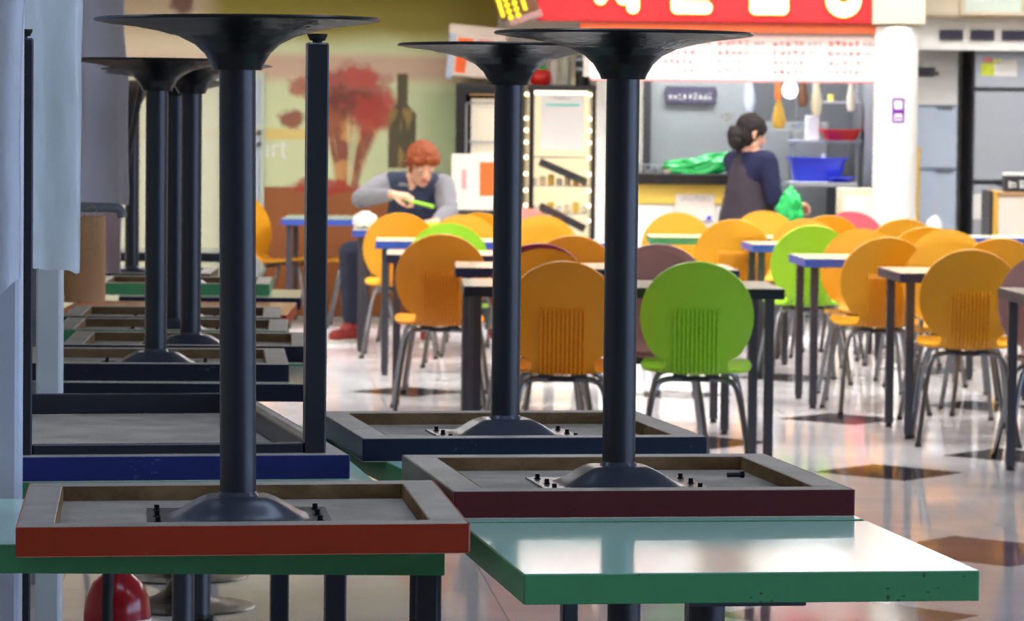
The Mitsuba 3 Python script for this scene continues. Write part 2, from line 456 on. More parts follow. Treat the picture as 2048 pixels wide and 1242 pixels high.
def legged(x, y, rz, w, d, edge, top, label, flipped=False, h=HT, group=None, inset=0.05, leg=0.034, leg_mat='steel_navy', apron=True, name='four_legged_table', feet=True):
    k = thing(name, label, 'table', group)
    W = M(x, y, HT, rz) if flipped else M(x, y, h, rz) @ T().rotate([1, 0, 0], 180)
    slab(k, W, w, d, edge, top)
    key = ('L', w, d, h, inset, leg, leg_mat)
    if key not in CACHE:
        lx, ly = w / 2 - inset, d / 2 - inset
        a, b = 0.02, 0.026
        za = 0.018
        CACHE[key] = ([mikit.ply(box(leg, leg, h - 0.018 - 0.014, (sx * lx, sy * ly, (h - 0.014 + 0.018) / 2), 0.003), leg_mat) for sx in (-1, 1) for sy in (-1, 1)],
                      [mikit.ply(cat(cyl(0.008, h - 0.016, h - 0.008, 12, sx * lx, sy * ly), tlathe([(0, h - 0.011), (leg * 0.36, h - 0.011), (leg * 0.48, h - 0.003), (leg * 0.48, h), (0, h)], sx * lx, sy * ly)), 'rubber', smooth=40) for sx in (-1, 1) for sy in (-1, 1)],
                      [mikit.ply(box(2 * lx - leg - 0.002, a, 0.038, (0, sy * ly, za + 0.019), 0.002), leg_mat) for sy in (-1, 1)] + [mikit.ply(box(a, 2 * ly - leg - 0.002, 0.038, (sx * lx, 0, za + 0.019), 0.002), leg_mat) for sx in (-1, 1)])
    L, F, A = CACHE[key]
    for m in L:
        part(k, 'leg', m, W)
    for m in F:
        part(k, 'foot', m, W)
    for m in A if apron else ():
        part(k, 'apron_bar', m, W)
    return k


def tlathe(profile, x, y):
    m = lathe(profile, 20)
    m.apply_translation([x, y, 0])
    return m


pedestal(-0.383, 5.125, 0.103, 'orange', 'orange', 'upturned pedestal table with a chipped orange edge, nearest the camera at the left', tilt=-0.008)
pedestal(0.168, 5.65, 0.156, 'maroon', 'pale', 'upturned pedestal table with a dark maroon edge resting on green tables', bare=(2,))
pedestal(-0.010, 6.548, 0.182, 'navy', 'pale', 'upturned pedestal table with a navy edge behind the maroon one')
pedestal(-0.819, 8.385, 0.08, 'dark', 'pale', 'upturned pedestal table with a black edge, just behind the blue edged table')
pedestal(-0.80, 9.07, 0.06, 'dark', 'pale', 'upturned black edged pedestal table, second behind the blue edged table')
pedestal(-0.90, 9.72, 0.06, 'green', 'pale', 'upturned pedestal table, third behind the blue edged table')
pedestal(-0.96, 10.38, 0.06, 'dark', 'pale', 'upturned pedestal table in front of the bare orange table top')
pedestal(-1.13, 12.52, 0.05, 'green', 'pale', 'upturned pedestal table with a green edge beyond the orange table top', brown=True)
pedestal(-1.39, 13.32, 0.03, 'dark', 'pale', 'upturned pedestal table with a brown base, farthest of the upturned tables', brown=True)
# the tables that carry them
legged(-0.452, 5.238, 0.043, 0.70, 0.60, 'green', 'green', 'green edged table standing under the upturned orange edged table', inset=0.022, leg=0.03, apron=False)
sg = pedestal(0.272, 4.997, 0.149, 'green', 'green', 'glossy green topped table in the foreground at right, top half bare', flipped=False)
part(sg, 'bracket', mikit.ply(box(0.155, 0.10, 0.006, (0, 0, 0), 0.001), 'steel_plate'), M(0.303, 4.765, 0.6765, 0.149), label='flat steel bracket under the front edge')
pedestal(0.178, 5.615, 0.155, 'green', 'green', 'green table right under the upturned maroon edged table', flipped=False)
legged(-0.007, 6.569, 0.23, 0.56, 0.98, 'green', 'green', 'green table under the upturned navy edged table', leg=0.03)
legged(-0.612, 6.37, 0.155, 0.62, 1.10, 'green', 'green', 'green table under the long upturned blue edged table', leg=0.034, inset=0.055)
bx, by = -0.261, 5.89
c2, s2 = math.cos(0.2), math.sin(0.2)
legged(bx - 0.2875 * c2 - 0.6 * s2, by - 0.2875 * s2 + 0.6 * c2, 0.2, 0.575, 1.2, 'blue', 'pale', 'long table with a blue edge lying upside down, four square legs in the air', flipped=True, inset=0.05, leg=0.034)
pedestal(-0.75, 8.36, 0.03, 'dark', 'pale', 'dark edged table standing under the upturned black edged table', flipped=False)
pedestal(-0.77, 9.06, 0.02, 'green', 'pale', 'green edged table whose right end shows behind the black leg in the stack row', flipped=False)
pedestal(-0.88, 9.74, 0.02, 'green', 'pale', 'green table carrying the third upturned table of the row', flipped=False)
pedestal(-0.95, 10.40, 0.02, 'dark', 'pale', 'table carrying the upturned table before the orange table top', flipped=False)
pedestal(-1.04, 11.40, 0.02, 'orange', 'orange', 'table with a bare orange pink top among the upturned tables', flipped=False, w=0.7, d=0.8)
pedestal(-1.02, 12.42, 0.05, 'navy', 'pale', 'dark edged table under the upturned green edged table', flipped=False)
pedestal(-1.36, 13.36, 0.03, 'dark', 'pale', 'table under the farthest upturned table', flipped=False)
pedestal(-1.50, 16.6, 0.03, 'dark', 'slate', 'dark edged table standing far behind the row of upturned tables', flipped=False)

# ------------------------------------------------------------------ drapes, posts and odds at the left
def drape(xs, ys, z0, z1, folds, amp, seed, hem=None, thick=0.004, nz=60, nu=70, taper=0.0):
    """A hanging cloth from (xs[0], ys[0]) to (xs[1], ys[1]); folds deepen towards the hem."""
    r = np.random.default_rng(seed)
    u = np.linspace(0, 1, nu)
    v = np.linspace(0, 1, nz)
    gu, gv = np.meshgrid(u, v, indexing='ij')
    a, b = np.array([xs[0], ys[0]]), np.array([xs[1], ys[1]])
    t = (b - a) / np.linalg.norm(b - a)
    nrm = np.array([t[1], -t[0]])
    ph = r.uniform(0, 6.28, 4)
    off = amp * (np.sin(folds * 6.28 * gu + ph[0] + 0.8 * np.sin(2.2 * gv + ph[1])) + 0.5 * np.sin(folds * 11.0 * gu + ph[2] + 1.3 * gv)) * (0.45 + 0.55 * gv)
    pts3 = np.stack([gu * 4, gv * 6, gv * 0], -1)
    off += amp * 0.9 * (meshkit.fbm(pts3 * 1.7, 3, seed) - 0.5)
    wob = 1 + taper * gv + 0.05 * (meshkit.noise(np.stack([gu * 2, gv * 7, gv * 0], -1), seed + 3) - 0.5)
    hemf = np.zeros_like(u) if hem is None else np.interp(u, *zip(*hem))
    zb = z0 + hemf + 0.006 * (meshkit.noise(np.stack([u * 30, u * 0, u * 0], -1), seed + 9) - 0.5)
    z = z1 + (zb[:, None] - z1) * gv
    x = a[0] + (b - a)[0] * (gu * wob) + nrm[0] * off
    y = a[1] + (b - a)[1] * (gu * wob) + nrm[1] * off
    P = np.stack([x, y, z], -1).reshape(-1, 3)
    f = []
    for i in range(nu - 1):
        for j in range(nz - 1):
            q = i * nz + j
            f += [[q, q + nz, q + nz + 1], [q, q + nz + 1, q + 1]]
    m = trimesh.Trimesh(P, f, process=False)
    n = m.vertex_normals
    Q = P - n * thick
    N = len(P)
    f2 = [[c + N, b_ + N, a_ + N] for a_, b_, c in f]
    ring = [i * nz for i in range(nu)] + [(nu - 1) * nz + j for j in range(1, nz)] + [i * nz + nz - 1 for i in range(nu - 2, -1, -1)] + list(range(nz - 2, 0, -1))
    f3 = []
    for p, q in zip(ring, ring[1:] + ring[:1]):
        f3 += [[p, q, q + N], [p, q + N, p + N]]
    return trimesh.Trimesh(np.vstack([P, Q]), f + f2 + f3, process=False)


def fringe(x0, x1, y, z, n, length, seed):
    r = np.random.default_rng(seed)
    ms = []
    for i in range(n):
        x = x0 + (x1 - x0) * (i + r.uniform(0, 0.6)) / n
        p = np.array([x, y, z])
        ms.append(tube([p, p + [r.normal(0, length * 0.3), r.normal(0, 0.001), -length * r.uniform(0.3, 0.7)], p + [r.normal(0, length * 0.7), 0, -length * r.uniform(0.6, 1.1)]], 0.0006, 4))
    return cat(*ms)


rail = thing('curtain_rail', 'steel tube along the ceiling that the white drapes hang from', 'curtain rail')
part(rail, 'tube', mikit.ply(tube([(-0.95, 5.2, 2.85), (-0.93, 7.5, 2.85), (-1.4, 13.5, 2.85)], 0.015, 10), 'grey', smooth=40))
for p in [(-0.95, 5.25), (-0.93, 7.5), (-1.39, 13.3)]:
    part(rail, 'hanger', mikit.ply(cyl(0.008, 2.85, CEIL, 10, *p), 'grey'))
k = thing('drape', 'bluish white cloth with a frayed hem hanging at the left edge', 'drape')
part(k, 'fabric', mikit.ply(drape((-1.02, -0.740), (5.36, 5.50), 1.028, 2.84, 2.6, 0.015, 4, hem=[(0, 0.0), (0.86, -0.004), (0.93, 0.02), (1, 0.03)]), 'cloth_blue', smooth=True))
part(k, 'fringe', mikit.ply(fringe(-0.88, -0.768, 5.42, 1.030, 46, 0.012, 3), 'cloth_blue'))
k = thing('drape', 'grey white cloth hanging behind the navy leg, its lower corner fraying', 'drape')
part(k, 'fabric', mikit.ply(drape((-0.99, -0.797), (6.60, 6.80), 1.022, 2.84, 1.7, 0.020, 11, hem=[(0, 0.02), (1, -0.012)], taper=0.015), 'cloth_grey', smooth=True))
r = np.random.default_rng(2)
part(k, 'fringe', mikit.ply(cat(*[tube(smooth_path([(-0.797, 6.80, z), (-0.785 + r.uniform(0, 0.012), 6.80, z + r.uniform(-0.01, 0.02)), (-0.775 + r.uniform(-0.01, 0.008), 6.8, z - r.uniform(0.01, 0.06))], 5), 0.0006, 4) for z in np.linspace(1.06, 1.13, 9)]), 'kraft'))
one('drape', drape((-1.58, -1.16), (11.15, 10.75), 1.055, 2.84, 3.2, 0.035, 21, taper=0.02), 'cloth_lavender', 'broad lavender white sheet hanging behind the grey white cloth', 'drape', smooth=True)
one('drape', drape((-1.62, -1.285), (12.2, 12.0), 0.80, 2.84, 2.0, 0.02, 31), 'cloth_lavender', 'bright white sheet seen beyond the lavender one', 'drape', smooth=True)
one('partition_post', box(0.34, 0.06, CEIL - 0.002, (-0.770 - 0.17, 5.72, CEIL / 2), 0.006), 'panel_paint', 'wide pale blue white post at the left edge below the frayed cloth', 'post')
one('partition_post', box(0.048, 0.06, CEIL - 0.002, (-0.955 + 0.04, 7.22, CEIL / 2), 0.004), 'post_paint', 'narrow white post under the grey white cloth', 'post')
k = thing('grey_rail', 'grey metal rail with a down-turned end above the cardboard tube', 'rail')
part(k, 'bar', mikit.ply(tube(smooth_path([(-1.32, 10.2, 1.058), (-1.125, 10.2, 1.058), (-1.098, 10.2, 1.056), (-1.090, 10.2, 1.030)], 6), 0.0135, 12), 'grey', smooth=50))
part(k, 'upright', mikit.ply(box(0.04, 0.04, 1.066, (-1.32, 10.2, 0.533), 0.003), 'grey'))
one('cardboard_tube', cat(lathe([(0.058, 0), (0.066, 0), (0.066, 0.275), (0.058, 0.275), (0.058, 0)], 48)), 'kraft', 'brown cardboard tube standing on the orange table top', 'cardboard tube', smooth=40, to_world=M(-1.372, 11.70, HT))
k = thing('wooden_cabinet', 'dark brown wooden cabinet half hidden behind the drapes', 'cabinet')
part(k, 'body', mikit.ply(box(0.30, 0.30, 1.0, (-1.66, 11.9, 0.5), 0.004), 'wood_brown'))
part(k, 'door', mikit.ply(box(0.125, 0.012, 0.9, (-1.60, 11.743, 0.5), 0.003), 'wood_brown'))
part(k, 'trim', mikit.ply(box(0.012, 0.014, 0.9, (-1.527, 11.742, 0.5), 0.003), 'kraft'))
k = thing('folding_stand', 'thin black slanted leg of a folded stand leaning by the white sheet', 'stand')
part(k, 'leg', mikit.ply(tube([(-1.42, 12.9, 0.93), (-1.365, 12.9, 1.15), (-1.31, 12.9, 1.46)], 0.011, 10), 'black', smooth=40))
part(k, 'foot', mikit.ply(tube([(-1.432, 12.9, 0.885), (-1.42, 12.9, 0.93)], 0.014, 10), 'white', smooth=40))
part(k, 'brace', mikit.ply(tube([(-1.432, 12.9, 0.90), (-1.50, 12.95, 0.40), (-1.55, 13.0, 0.0)], 0.011, 8), 'black', smooth=40))
k = thing('fire_extinguisher', 'red fire extinguisher standing on the floor under the green table', 'fire extinguisher')
E_ = M(-0.818, 7.58, 0.0)
part(k, 'cylinder', mikit.ply(lathe([(0, 0), (0.066, 0), (0.070, 0.006), (0.070, 0.27), (0.066, 0.305), (0.052, 0.335), (0.028, 0.356), (0.018, 0.366), (0.018, 0.385), (0, 0.385)], 64), 'ext_red', smooth=40), E_)
part(k, 'label', mikit.ply(lathe([(0.0703, 0.12), (0.0706, 0.12), (0.0706, 0.262), (0.0703, 0.262), (0.0703, 0.12)], 64), 'white', smooth=40), E_ @ T().translate([0.0012, 0.0, 0]) @ T().scale([0.999, 0.985, 1]))
part(k, 'valve', mikit.ply(cat(cyl(0.015, 0.385, 0.415, 16), box(0.02, 0.10, 0.012, (0, -0.03, 0.42), 0.003), box(0.02, 0.10, 0.010, (0, -0.03, 0.445), 0.003), box(0.02, 0.02, 0.03, (0, 0.01, 0.43), 0.003)), 'black'), E_)
part(k, 'hose', mikit.ply(tube(smooth_path([(0.0, -0.03, 0.40), (-0.005, -0.10, 0.40), (-0.012, -0.09, 0.30), (-0.006, -0.083, 0.16), (0.0, -0.083, 0.06)], 8), 0.012, 12), 'rubber', smooth=50), E_)

# ------------------------------------------------------------------ dining chairs
PROFILE = [(-0.078, 0.815), (-0.074, 0.800), (-0.068, 0.775), (-0.060, 0.74), (-0.050, 0.70), (-0.041, 0.65), (-0.034, 0.60), (-0.028, 0.55), (-0.020, 0.50), (-0.006, 0.455), (0.012, 0.425), (0.04, 0.406), (0.08, 0.400), (0.14, 0.402), (0.20, 0.408), (0.26, 0.416), (0.32, 0.424), (0.37, 0.428), (0.40, 0.424), (0.412, 0.416)]


def chair_width(s, y, z):
    if z > 0.46:
        w = math.sqrt(max(0.2075 ** 2 - (z - 0.6075) ** 2, 1e-6))
        return max(w, 0.105) if z < 0.56 else w
    tab = [(-0.01, 0.118), (0.012, 0.112), (0.04, 0.125), (0.08, 0.165), (0.14, 0.195), (0.22, 0.205), (0.30, 0.197), (0.36, 0.17), (0.395, 0.125), (0.412, 0.05)]
    return float(np.interp(y, [t[0] for t in tab], [t[1] for t in tab]))


def chair_center():
    p = np.array(PROFILE)
    s = np.r_[0, np.cumsum(np.linalg.norm(np.diff(p, axis=0), axis=1))]
    t = np.r_[0, 0.002, 0.006, 0.013, 0.022, np.linspace(0.034, s[-1], 40)]
    q = np.stack([np.interp(t, s, p[:, 0]), np.interp(t, s, p[:, 1])], 1)
    for _ in range(2):
        q[6:-1] = (q[5:-2] + 2 * q[6:-1] + q[7:]) / 4
    return q


def chair_shell():
    q = chair_center()
    n, mcol = len(q), 15
    tan = np.gradient(q, axis=0)
    tan /= np.linalg.norm(tan, axis=1, keepdims=True)
    nrm = np.stack([-tan[:, 1], tan[:, 0]], 1)      # towards the sitter
    top, bot = [], []
    for i in range(n):
        w = chair_width(0, *q[i])
        xs = w * np.sin(np.linspace(-math.pi / 2, math.pi / 2, mcol))
        backness = np.clip((q[i][1] - 0.43) / 0.12, 0, 1)
        curl = (0.028 * backness + 0.010 * (1 - backness)) * (xs / 0.2) ** 2
        th = 0.0055
        for sgn, out in ((1, top), (-1, bot)):
            out.append(np.stack([xs, q[i][0] + nrm[i][0] * (curl + sgn * th), q[i][1] + nrm[i][1] * (curl + sgn * th)], 1))
    A, B = np.vstack(top), np.vstack(bot)
    N = len(A)
    f = []
    for i in range(n - 1):
        for j in range(mcol - 1):
            a = i * mcol + j
            f += [[a, a + 1, a + mcol + 1], [a, a + mcol + 1, a + mcol], [N + a, N + a + mcol + 1, N + a + 1], [N + a, N + a + mcol, N + a + mcol + 1]]
    ring = [j for j in range(mcol)] + [i * mcol + mcol - 1 for i in range(1, n)] + [(n - 1) * mcol + j for j in range(mcol - 2, -1, -1)] + [i * mcol for i in range(n - 2, 0, -1)]
    for a, b in zip(ring, ring[1:] + ring[:1]):
        f += [[a, N + a, N + b], [a, N + b, b]]
    m = trimesh.Trimesh(np.vstack([A, B]), f, process=False)
    m.fix_normals()
    return m


def chair_ribs():
    q = chair_center()
    sel = [i for i in range(len(q)) if q[i][1] < 0.66 and q[i][1] > 0.405 and q[i][0] < 0.05]
    tan = np.gradient(q, axis=0)
    tan /= np.linalg.norm(tan, axis=1, keepdims=True)
    nrm = np.stack([-tan[:, 1], tan[:, 0]], 1)
    ms = []
    for x in np.linspace(-0.079, 0.079, 11):
        v = []
        for a, i in enumerate(sel):
            d0 = 0.004
            d1 = 0.0175 * min(1, 0.35 + a * 0.65)
            for dx, d in ((-0.0050, d0), (-0.0046, d1), (0.0046, d1), (0.0050, d0)):
                c = 0.028 * ((x + dx) / 0.2) ** 2
                v.append([x + dx, q[i][0] - nrm[i][0] * (d - c), q[i][1] - nrm[i][1] * (d - c)])
        f = []
        for a in range(len(sel) - 1):
            for j in range(3):
                p = a * 4 + j
                f += [[p, p + 1, p + 5], [p, p + 5, p + 4]]
        e = (len(sel) - 1) * 4
        f += [[0, 2, 1], [0, 3, 2], [e, e + 1, e + 2], [e, e + 2, e + 3]]
        ms.append(trimesh.Trimesh(v, f, process=False))
    return cat(*ms)


def chair_leg(sx, front):
    if front:
        p = [(0.05 * sx, 0.30, 0.397), (0.125 * sx, 0.30, 0.395), (0.160 * sx, 0.315, 0.36), (0.205 * sx, 0.385, 0.012)]
    else:
        p = [(0.05 * sx, 0.085, 0.378), (0.120 * sx, 0.080, 0.378), (0.158 * sx, 0.070, 0.345), (0.205 * sx, -0.055, 0.012)]
    return tube(smooth_path(p, 6), 0.0105, 8)


SHELL, RIBS = mikit.ply(chair_shell(), smooth=50), mikit.ply(chair_ribs(), smooth=25)
LEGS = [mikit.ply(chair_leg(s, f), 'chrome', smooth=60) for s in (-1, 1) for f in (False, True)]
CFRAME = mikit.ply(cat(tube([(-0.06, 0.085, 0.378), (0.06, 0.085, 0.378)], 0.0105, 8), tube([(-0.06, 0.30, 0.397), (0.06, 0.30, 0.397)], 0.0105, 8), box(0.05, 0.25, 0.012, (0.06, 0.19, 0.390)), box(0.05, 0.25, 0.012, (-0.06, 0.19, 0.390))), 'charcoal')
CFEET = [mikit.ply(cyl(0.013, 0.0, 0.016, 10, sx * 0.206, y), 'rubber') for sx in (-1, 1) for y in (-0.059, 0.3875)]


def chair(x, y, rz, color, label, group=None):
    k = thing('dining_chair', label, 'chair', group)
    W = M(x, y, 0, rz)
    part(k, 'seat_shell', SHELL, W, bsdf='chair_' + color)
    part(k, 'back_ribs', RIBS, W, bsdf='chair_' + color)
    part(k, 'leg_frame', CFRAME, W)
    for m in LEGS:
        part(k, 'leg', m, W)
    for m in CFEET:
        part(k, 'foot', m, W)


PI = math.pi
B_, F_ = 0.0, PI
D = 'orange round backed chair '
for x, y, a, c, lab in [
    (0.185, 13.22, B_, 'orange', D + 'nearest of all, framed between the two black columns'),
    (0.675, 13.30, B_ - 0.05, 'lime', 'green round backed chair nearest of all, right of the thick black column'),
    (-0.32, 16.40, B_ + 0.05, 'orange', D + 'before the lime one, left of the middle black column'),
    (-0.32, 18.10, F_, 'lime', 'lime green chair whose rim shows around the orange chair before it'),
    (-0.27, 19.98, F_, 'amber', D + 'whose rim curves behind the lime rim'),
    (-0.63, 20.40, B_, 'amber', D + 'in front of the seated red haired person'),
    (-0.19, 20.60, B_, 'amber', D + 'below the white box with the orange print'),
    (0.06, 21.90, F_, 'salmon', 'salmon pink chair back peeking out right of the middle black column'),
    (0.16, 19.98, F_, 'amber', D + 'in front of the lit display case'),
    (0.15, 18.08, F_, 'amber', D + 'second before the lit display case'),
    (0.27, 16.41, B_, 'orange', D + 'showing its right side left of the thick black column'),
    (0.11, 15.22, B_ + 0.04, 'maroon', 'dark maroon chair whose rim shows above the nearest orange chair'),
    (0.125, 14.40, F_, 'orange', D + 'facing the nearest orange chair across the dark table'),
    (0.61, 15.32, B_, 'brown', 'brown chair farther back of the two brown ones behind the green chair'),
    (0.56, 14.44, F_, 'brown', 'brown chair nearer of the two brown ones behind the green chair'),
    (0.95, 21.05, F_, 'amber', D + 'behind the green edged table before the yellow counter'),
    (1.19, 19.72, B_, 'amber', D + 'with its back panel in full view before the green edged table'),
    (1.50, 21.75, F_, 'amber', D + 'just below the standing person in navy'),
    (1.52, 18.62, B_ + 0.1, 'lime', 'lime green chair behind the blue edged table right of center'),
    (1.60, 19.88, F_, 'amber', D + 'rising behind the lime green chair'),
    (1.80, 20.85, B_, 'amber', D + 'next to the pink chair at the back'),
    (2.02, 21.76, F_, 'pink', 'pink red chair at the back in front of the white pillar'),
    (1.72, 17.92, F_, 'amber', D + 'behind the orange one at the blue edged table'),
    (1.70, 16.66, B_ + 0.10, 'amber', D + 'at the blue edged table, right of the lime one'),
    (2.16, 20.20, B_, 'amber', D + 'right below the white pillar'),
    (2.10, 18.55, B_, 'amber', D + 'below the pale blue fridge'),
    (2.14, 17.95, F_, 'amber', D + 'below the black gap between the fridges'),
    (2.22, 16.68, B_, 'amber', D + 'below the wooden counter at far right'),
    (1.885, 15.02, B_ - 0.05, 'amber', D + 'largest at the right edge, back panel in view'),
    (1.96, 16.36, F_, 'amber', D + 'behind the largest right hand orange chair'),
    (2.13, 14.42, F_, 'brown', 'brown chair cut by the right edge of the picture'),
]:
    chair(x, y, a, c, lab)
chair(-1.65, 23.95, -PI / 2 - 0.25, 'amber', D + 'seen from the side at the far left by the mural')
chair(-0.80, 23.60, PI / 2, 'amber', D + 'drawn up to the right end of the far left table')
chair(-0.60, 22.38, F_, 'amber', D + 'that the red haired person sits on')

# ------------------------------------------------------------------ dining tables
HD = 0.70


def dining(xl, yf, rz, edge, label, w=1.2, d=0.72):
    c, s = math.cos(rz), math.sin(rz)
    return legged(xl + w / 2 * c - d / 2 * s, yf + w / 2 * s + d / 2 * c, rz, w, d, edge, 'pale', label, h=HD, leg_mat='table_leg', leg=0.035, inset=0.05, name='dining_table', apron=False)


dining(-0.18, 13.62, 0.03, 'dark', 'dark edged dining table behind the nearest orange and green chairs')
dining(-0.24, 15.42, 0.02, 'dining_navy', 'navy edged dining table second from the front in the middle')
dining(-0.585, 16.92, 0.03, 'dining_navy', 'navy edged dining table at left before the lime rimmed chair', w=1.15)
dining(-0.71, 18.92, 0.03, 'dining_blue', 'blue edged dining table with a lilac top left of the lime rim', d=0.68)
dining(-0.92, 20.92, 0.03, 'dining_blue', 'blue edged dining table that the red haired person sits at', d=0.7)
legged(-1.20, 23.85, 0.02, 0.58, 1.15, 'dining_blue', 'green', 'table with a blue front edge and green top at far left by the mural', h=HD, leg_mat='table_leg', leg=0.035, name='dining_table', apron=False)
dining(0.76, 20.12, 0.0, 'green', 'green edged dining table before the yellow counter', w=0.8, d=0.62)
dining(1.25, 19.0, 0.03, 'dining_blue', 'blue edged dining table behind the lime chair at right', d=0.62)
dining(1.36, 16.95, 0.03, 'dining_blue', 'blue edged dining table in front of the lime chair at right')
dining(1.63, 15.32, 0.03, 'dining_navy', 'navy edged dining table left of the largest right hand orange chair')
dining(1.89, 13.30, 0.03, 'dining_navy', 'table cut by the right edge of the picture')
dining(2.03, 20.66, 0.0, 'dining_blue', 'table in front of the pink chair at the back', d=0.6)

# ------------------------------------------------------------------ mural wall
def mural_fn(p, n, uv):
    x, z = p.x, p.z
    nz = mikit.fbm(x * 3, z * 3, 2.0, 4)
    fine = mikit.fbm(x * 14, z * 9, 5.0, 4)
    S_ = mikit.smoothstep
    col = mi.Color3f(lin((206, 214, 168)))
    col = mikit.mix(col, lin((150, 138, 50)), S_(1.78, 1.98, z + 0.1 * (nz - 0.5)))
    col = mikit.mix(col, lin((198, 158, 140)), S_(1.55, 1.66, z) * (1 - S_(1.74, 1.83, z)) * 0.85)
    col = mikit.mix(col, lin((224, 190, 96)), S_(1.19, 1.21, z) * (1 - S_(1.26, 1.29, z)) * (1 - S_(-1.45, -1.2, x)) * 0.75)
    col = mikit.mix(col, lin((178, 196, 150)), S_(-0.75, -0.5, x) * (1 - S_(1.5, 1.6, z)) * 0.8)
    col = mikit.mix(col, lin((222, 226, 206)), (1 - S_(-2.0, -1.9, x)) * (1 - S_(1.55, 1.66, z)) * 0.8)
    col = mikit.mix(col, lin((228, 208, 184)), (1 - S_(-2.2, -1.95, x)) * S_(1.6, 1.72, z) * 0.8)
    # printed wooden shelf at the bottom
    col = mikit.mix(col, lin((148, 84, 36)), (1 - S_(0.865, 0.885, z)) * S_(-1.80, -1.72, x))
    # dried flowers: stems fanning up from a bunch at the foot
    d = (x + 1.14 - 0.05 * (z - 0.9)) / dr.maximum(0.085 + 0.40 * dr.square(dr.maximum(z - 0.90, 0.0)) + 0.22 * (z - 0.86), 0.02)
    stem = (1 - S_(0.75, 1.0, dr.abs(d))) * S_(0.84, 0.9, z) * (1 - S_(1.40, 1.60, z))
    streak = S_(0.40, 0.55, mikit.noise(d * 7.0 + 20.0, z * 1.6, 3.0) * 0.55 + mikit.noise(d * 17.0 + 50.0, z * 2.2, 9.0) * 0.45)
    col = mikit.mix(col, mikit.mix(lin((132, 52, 34)), lin((196, 134, 72)), S_(0.35, 0.65, fine)), stem * (0.35 + 0.65 * streak) * 0.95)

    def blob(cx, cz, rx, rz, c, soft=0.5, seed=0.0, ragged=0.9):
        q = dr.sqrt(dr.square((x - cx) / rx) + dr.square((z - cz) / rz)) + ragged * (mikit.fbm(x * 16 + seed, z * 16, seed, 4) - 0.5)
        return 1 - S_(1 - soft, 1 + 0.1, q)
    for cx, cz, rx, rz, c, s in [(-1.13, 1.55, 0.32, 0.20, (150, 44, 42), 1.0), (-1.12, 1.44, 0.30, 0.13, (104, 44, 32), 4.0), (-0.98, 1.38, 0.22, 0.15, (164, 50, 38), 2.0), (-1.26, 1.33, 0.13, 0.13, (142, 70, 44), 6.0),
                                 (-1.47, 1.56, 0.09, 0.09, (160, 84, 64), 3.0), (-1.52, 1.34, 0.11, 0.07, (132, 48, 32), 8.0), (-1.30, 0.88, 0.26, 0.06, (160, 34, 30), 5.0), (-0.87, 1.49, 0.05, 0.07, (176, 70, 64), 7.0), (-1.05, 1.62, 0.14, 0.08, (176, 70, 60), 9.0), (-2.28, 2.16, 0.10, 0.14, (104, 64, 66), 2.5)]:
        col = mikit.mix(col, lin(c), blob(cx, cz, rx, rz, c, 0.5, s) * 0.9)
    # wine bottle
    bx_, half = -0.765, dr.select(z > 1.45, 0.036, dr.select(z > 1.38, 0.036 + (1.45 - z) * 0.83, 0.095))
    bot = (1 - S_(half - 0.008, half + 0.008, dr.abs(x - bx_))) * S_(1.0, 1.02, z) * (1 - S_(1.65, 1.665, z))
    bc = mikit.mix(lin((66, 52, 22)), lin((142, 112, 50)), S_(0.45, 0.65, mikit.fbm(x * 22, z * 5, 1.0, 3)) * (1 - S_(1.40, 1.44, z)))
    col = mikit.mix(col, bc, bot * 0.95)
    return col


mat('mural_print', mikit.proc(mural_fn), 0.5)
mw = struct('wall_mural', box(3.84, 0.10, CEIL, (-2.04, 25.06, CEIL / 2)), 'mural_print', label='wall printed with a mural of dried red flowers and a wine bottle')
struct('wall_middle', box(0.61, 0.10, CEIL, (0.187, 25.06, CEIL / 2)), 'white')
gl = thing('glass_door', 'pale framed glass door at the left end of the mural', 'door')
part(gl, 'frame', mikit.ply(cat(box(0.05, 0.03, 1.66, (-1.98, 24.985, 0.83)), box(0.03, 0.02, 1.66, (-1.72, 24.985, 0.83)), box(0.26, 0.025, 0.05, (-1.85, 24.985, 1.27)), box(0.26, 0.025, 0.05, (-1.85, 24.985, 1.635))), 'pane_green'))
part(gl, 'pane', mikit.ply(box(0.22, 0.006, 0.32, (-1.85, 24.99, 1.45)), 'pale_blue'))
part(gl, 'pane', mikit.ply(box(0.22, 0.006, 1.20, (-1.85, 24.99, 0.63)), 'pale_blue'))
part(gl, 'handle', mikit.ply(cat(box(0.02, 0.04, 0.03, (-1.74, 24.96, 1.245)), box(0.02, 0.04, 0.03, (-1.74, 24.96, 1.165))), 'charcoal'))
word = thing('mural_lettering', 'faint white word printed low on the mural', 'lettering')
tx = upright(meshkit.text_mesh('court', 0.12, 0.004))
tx.apply_translation([-1.955, 25.009, 1.075])
scene[word] = mikit.ply(tx, 'white')

# ------------------------------------------------------------------ the restaurant kiosk with the red sign
def glyph(parts, w):
    gs = []
    for pts in parts:
        if pts[0] == 'o':
            gs.append(Point(pts[1], pts[2]).buffer(pts[3]).difference(affinity.scale(Point(pts[1], pts[2]).buffer(pts[4]), 1.0, 0.55)) if pts[4] > 0 else Point(pts[1], pts[2]).buffer(pts[3]))
        elif pts[0] == 'p':
            gs.append(Polygon(pts[1]).buffer(w / 2))
        else:
            gs.append(LineString(pts).buffer(w / 2))
    return unary_union(gs)


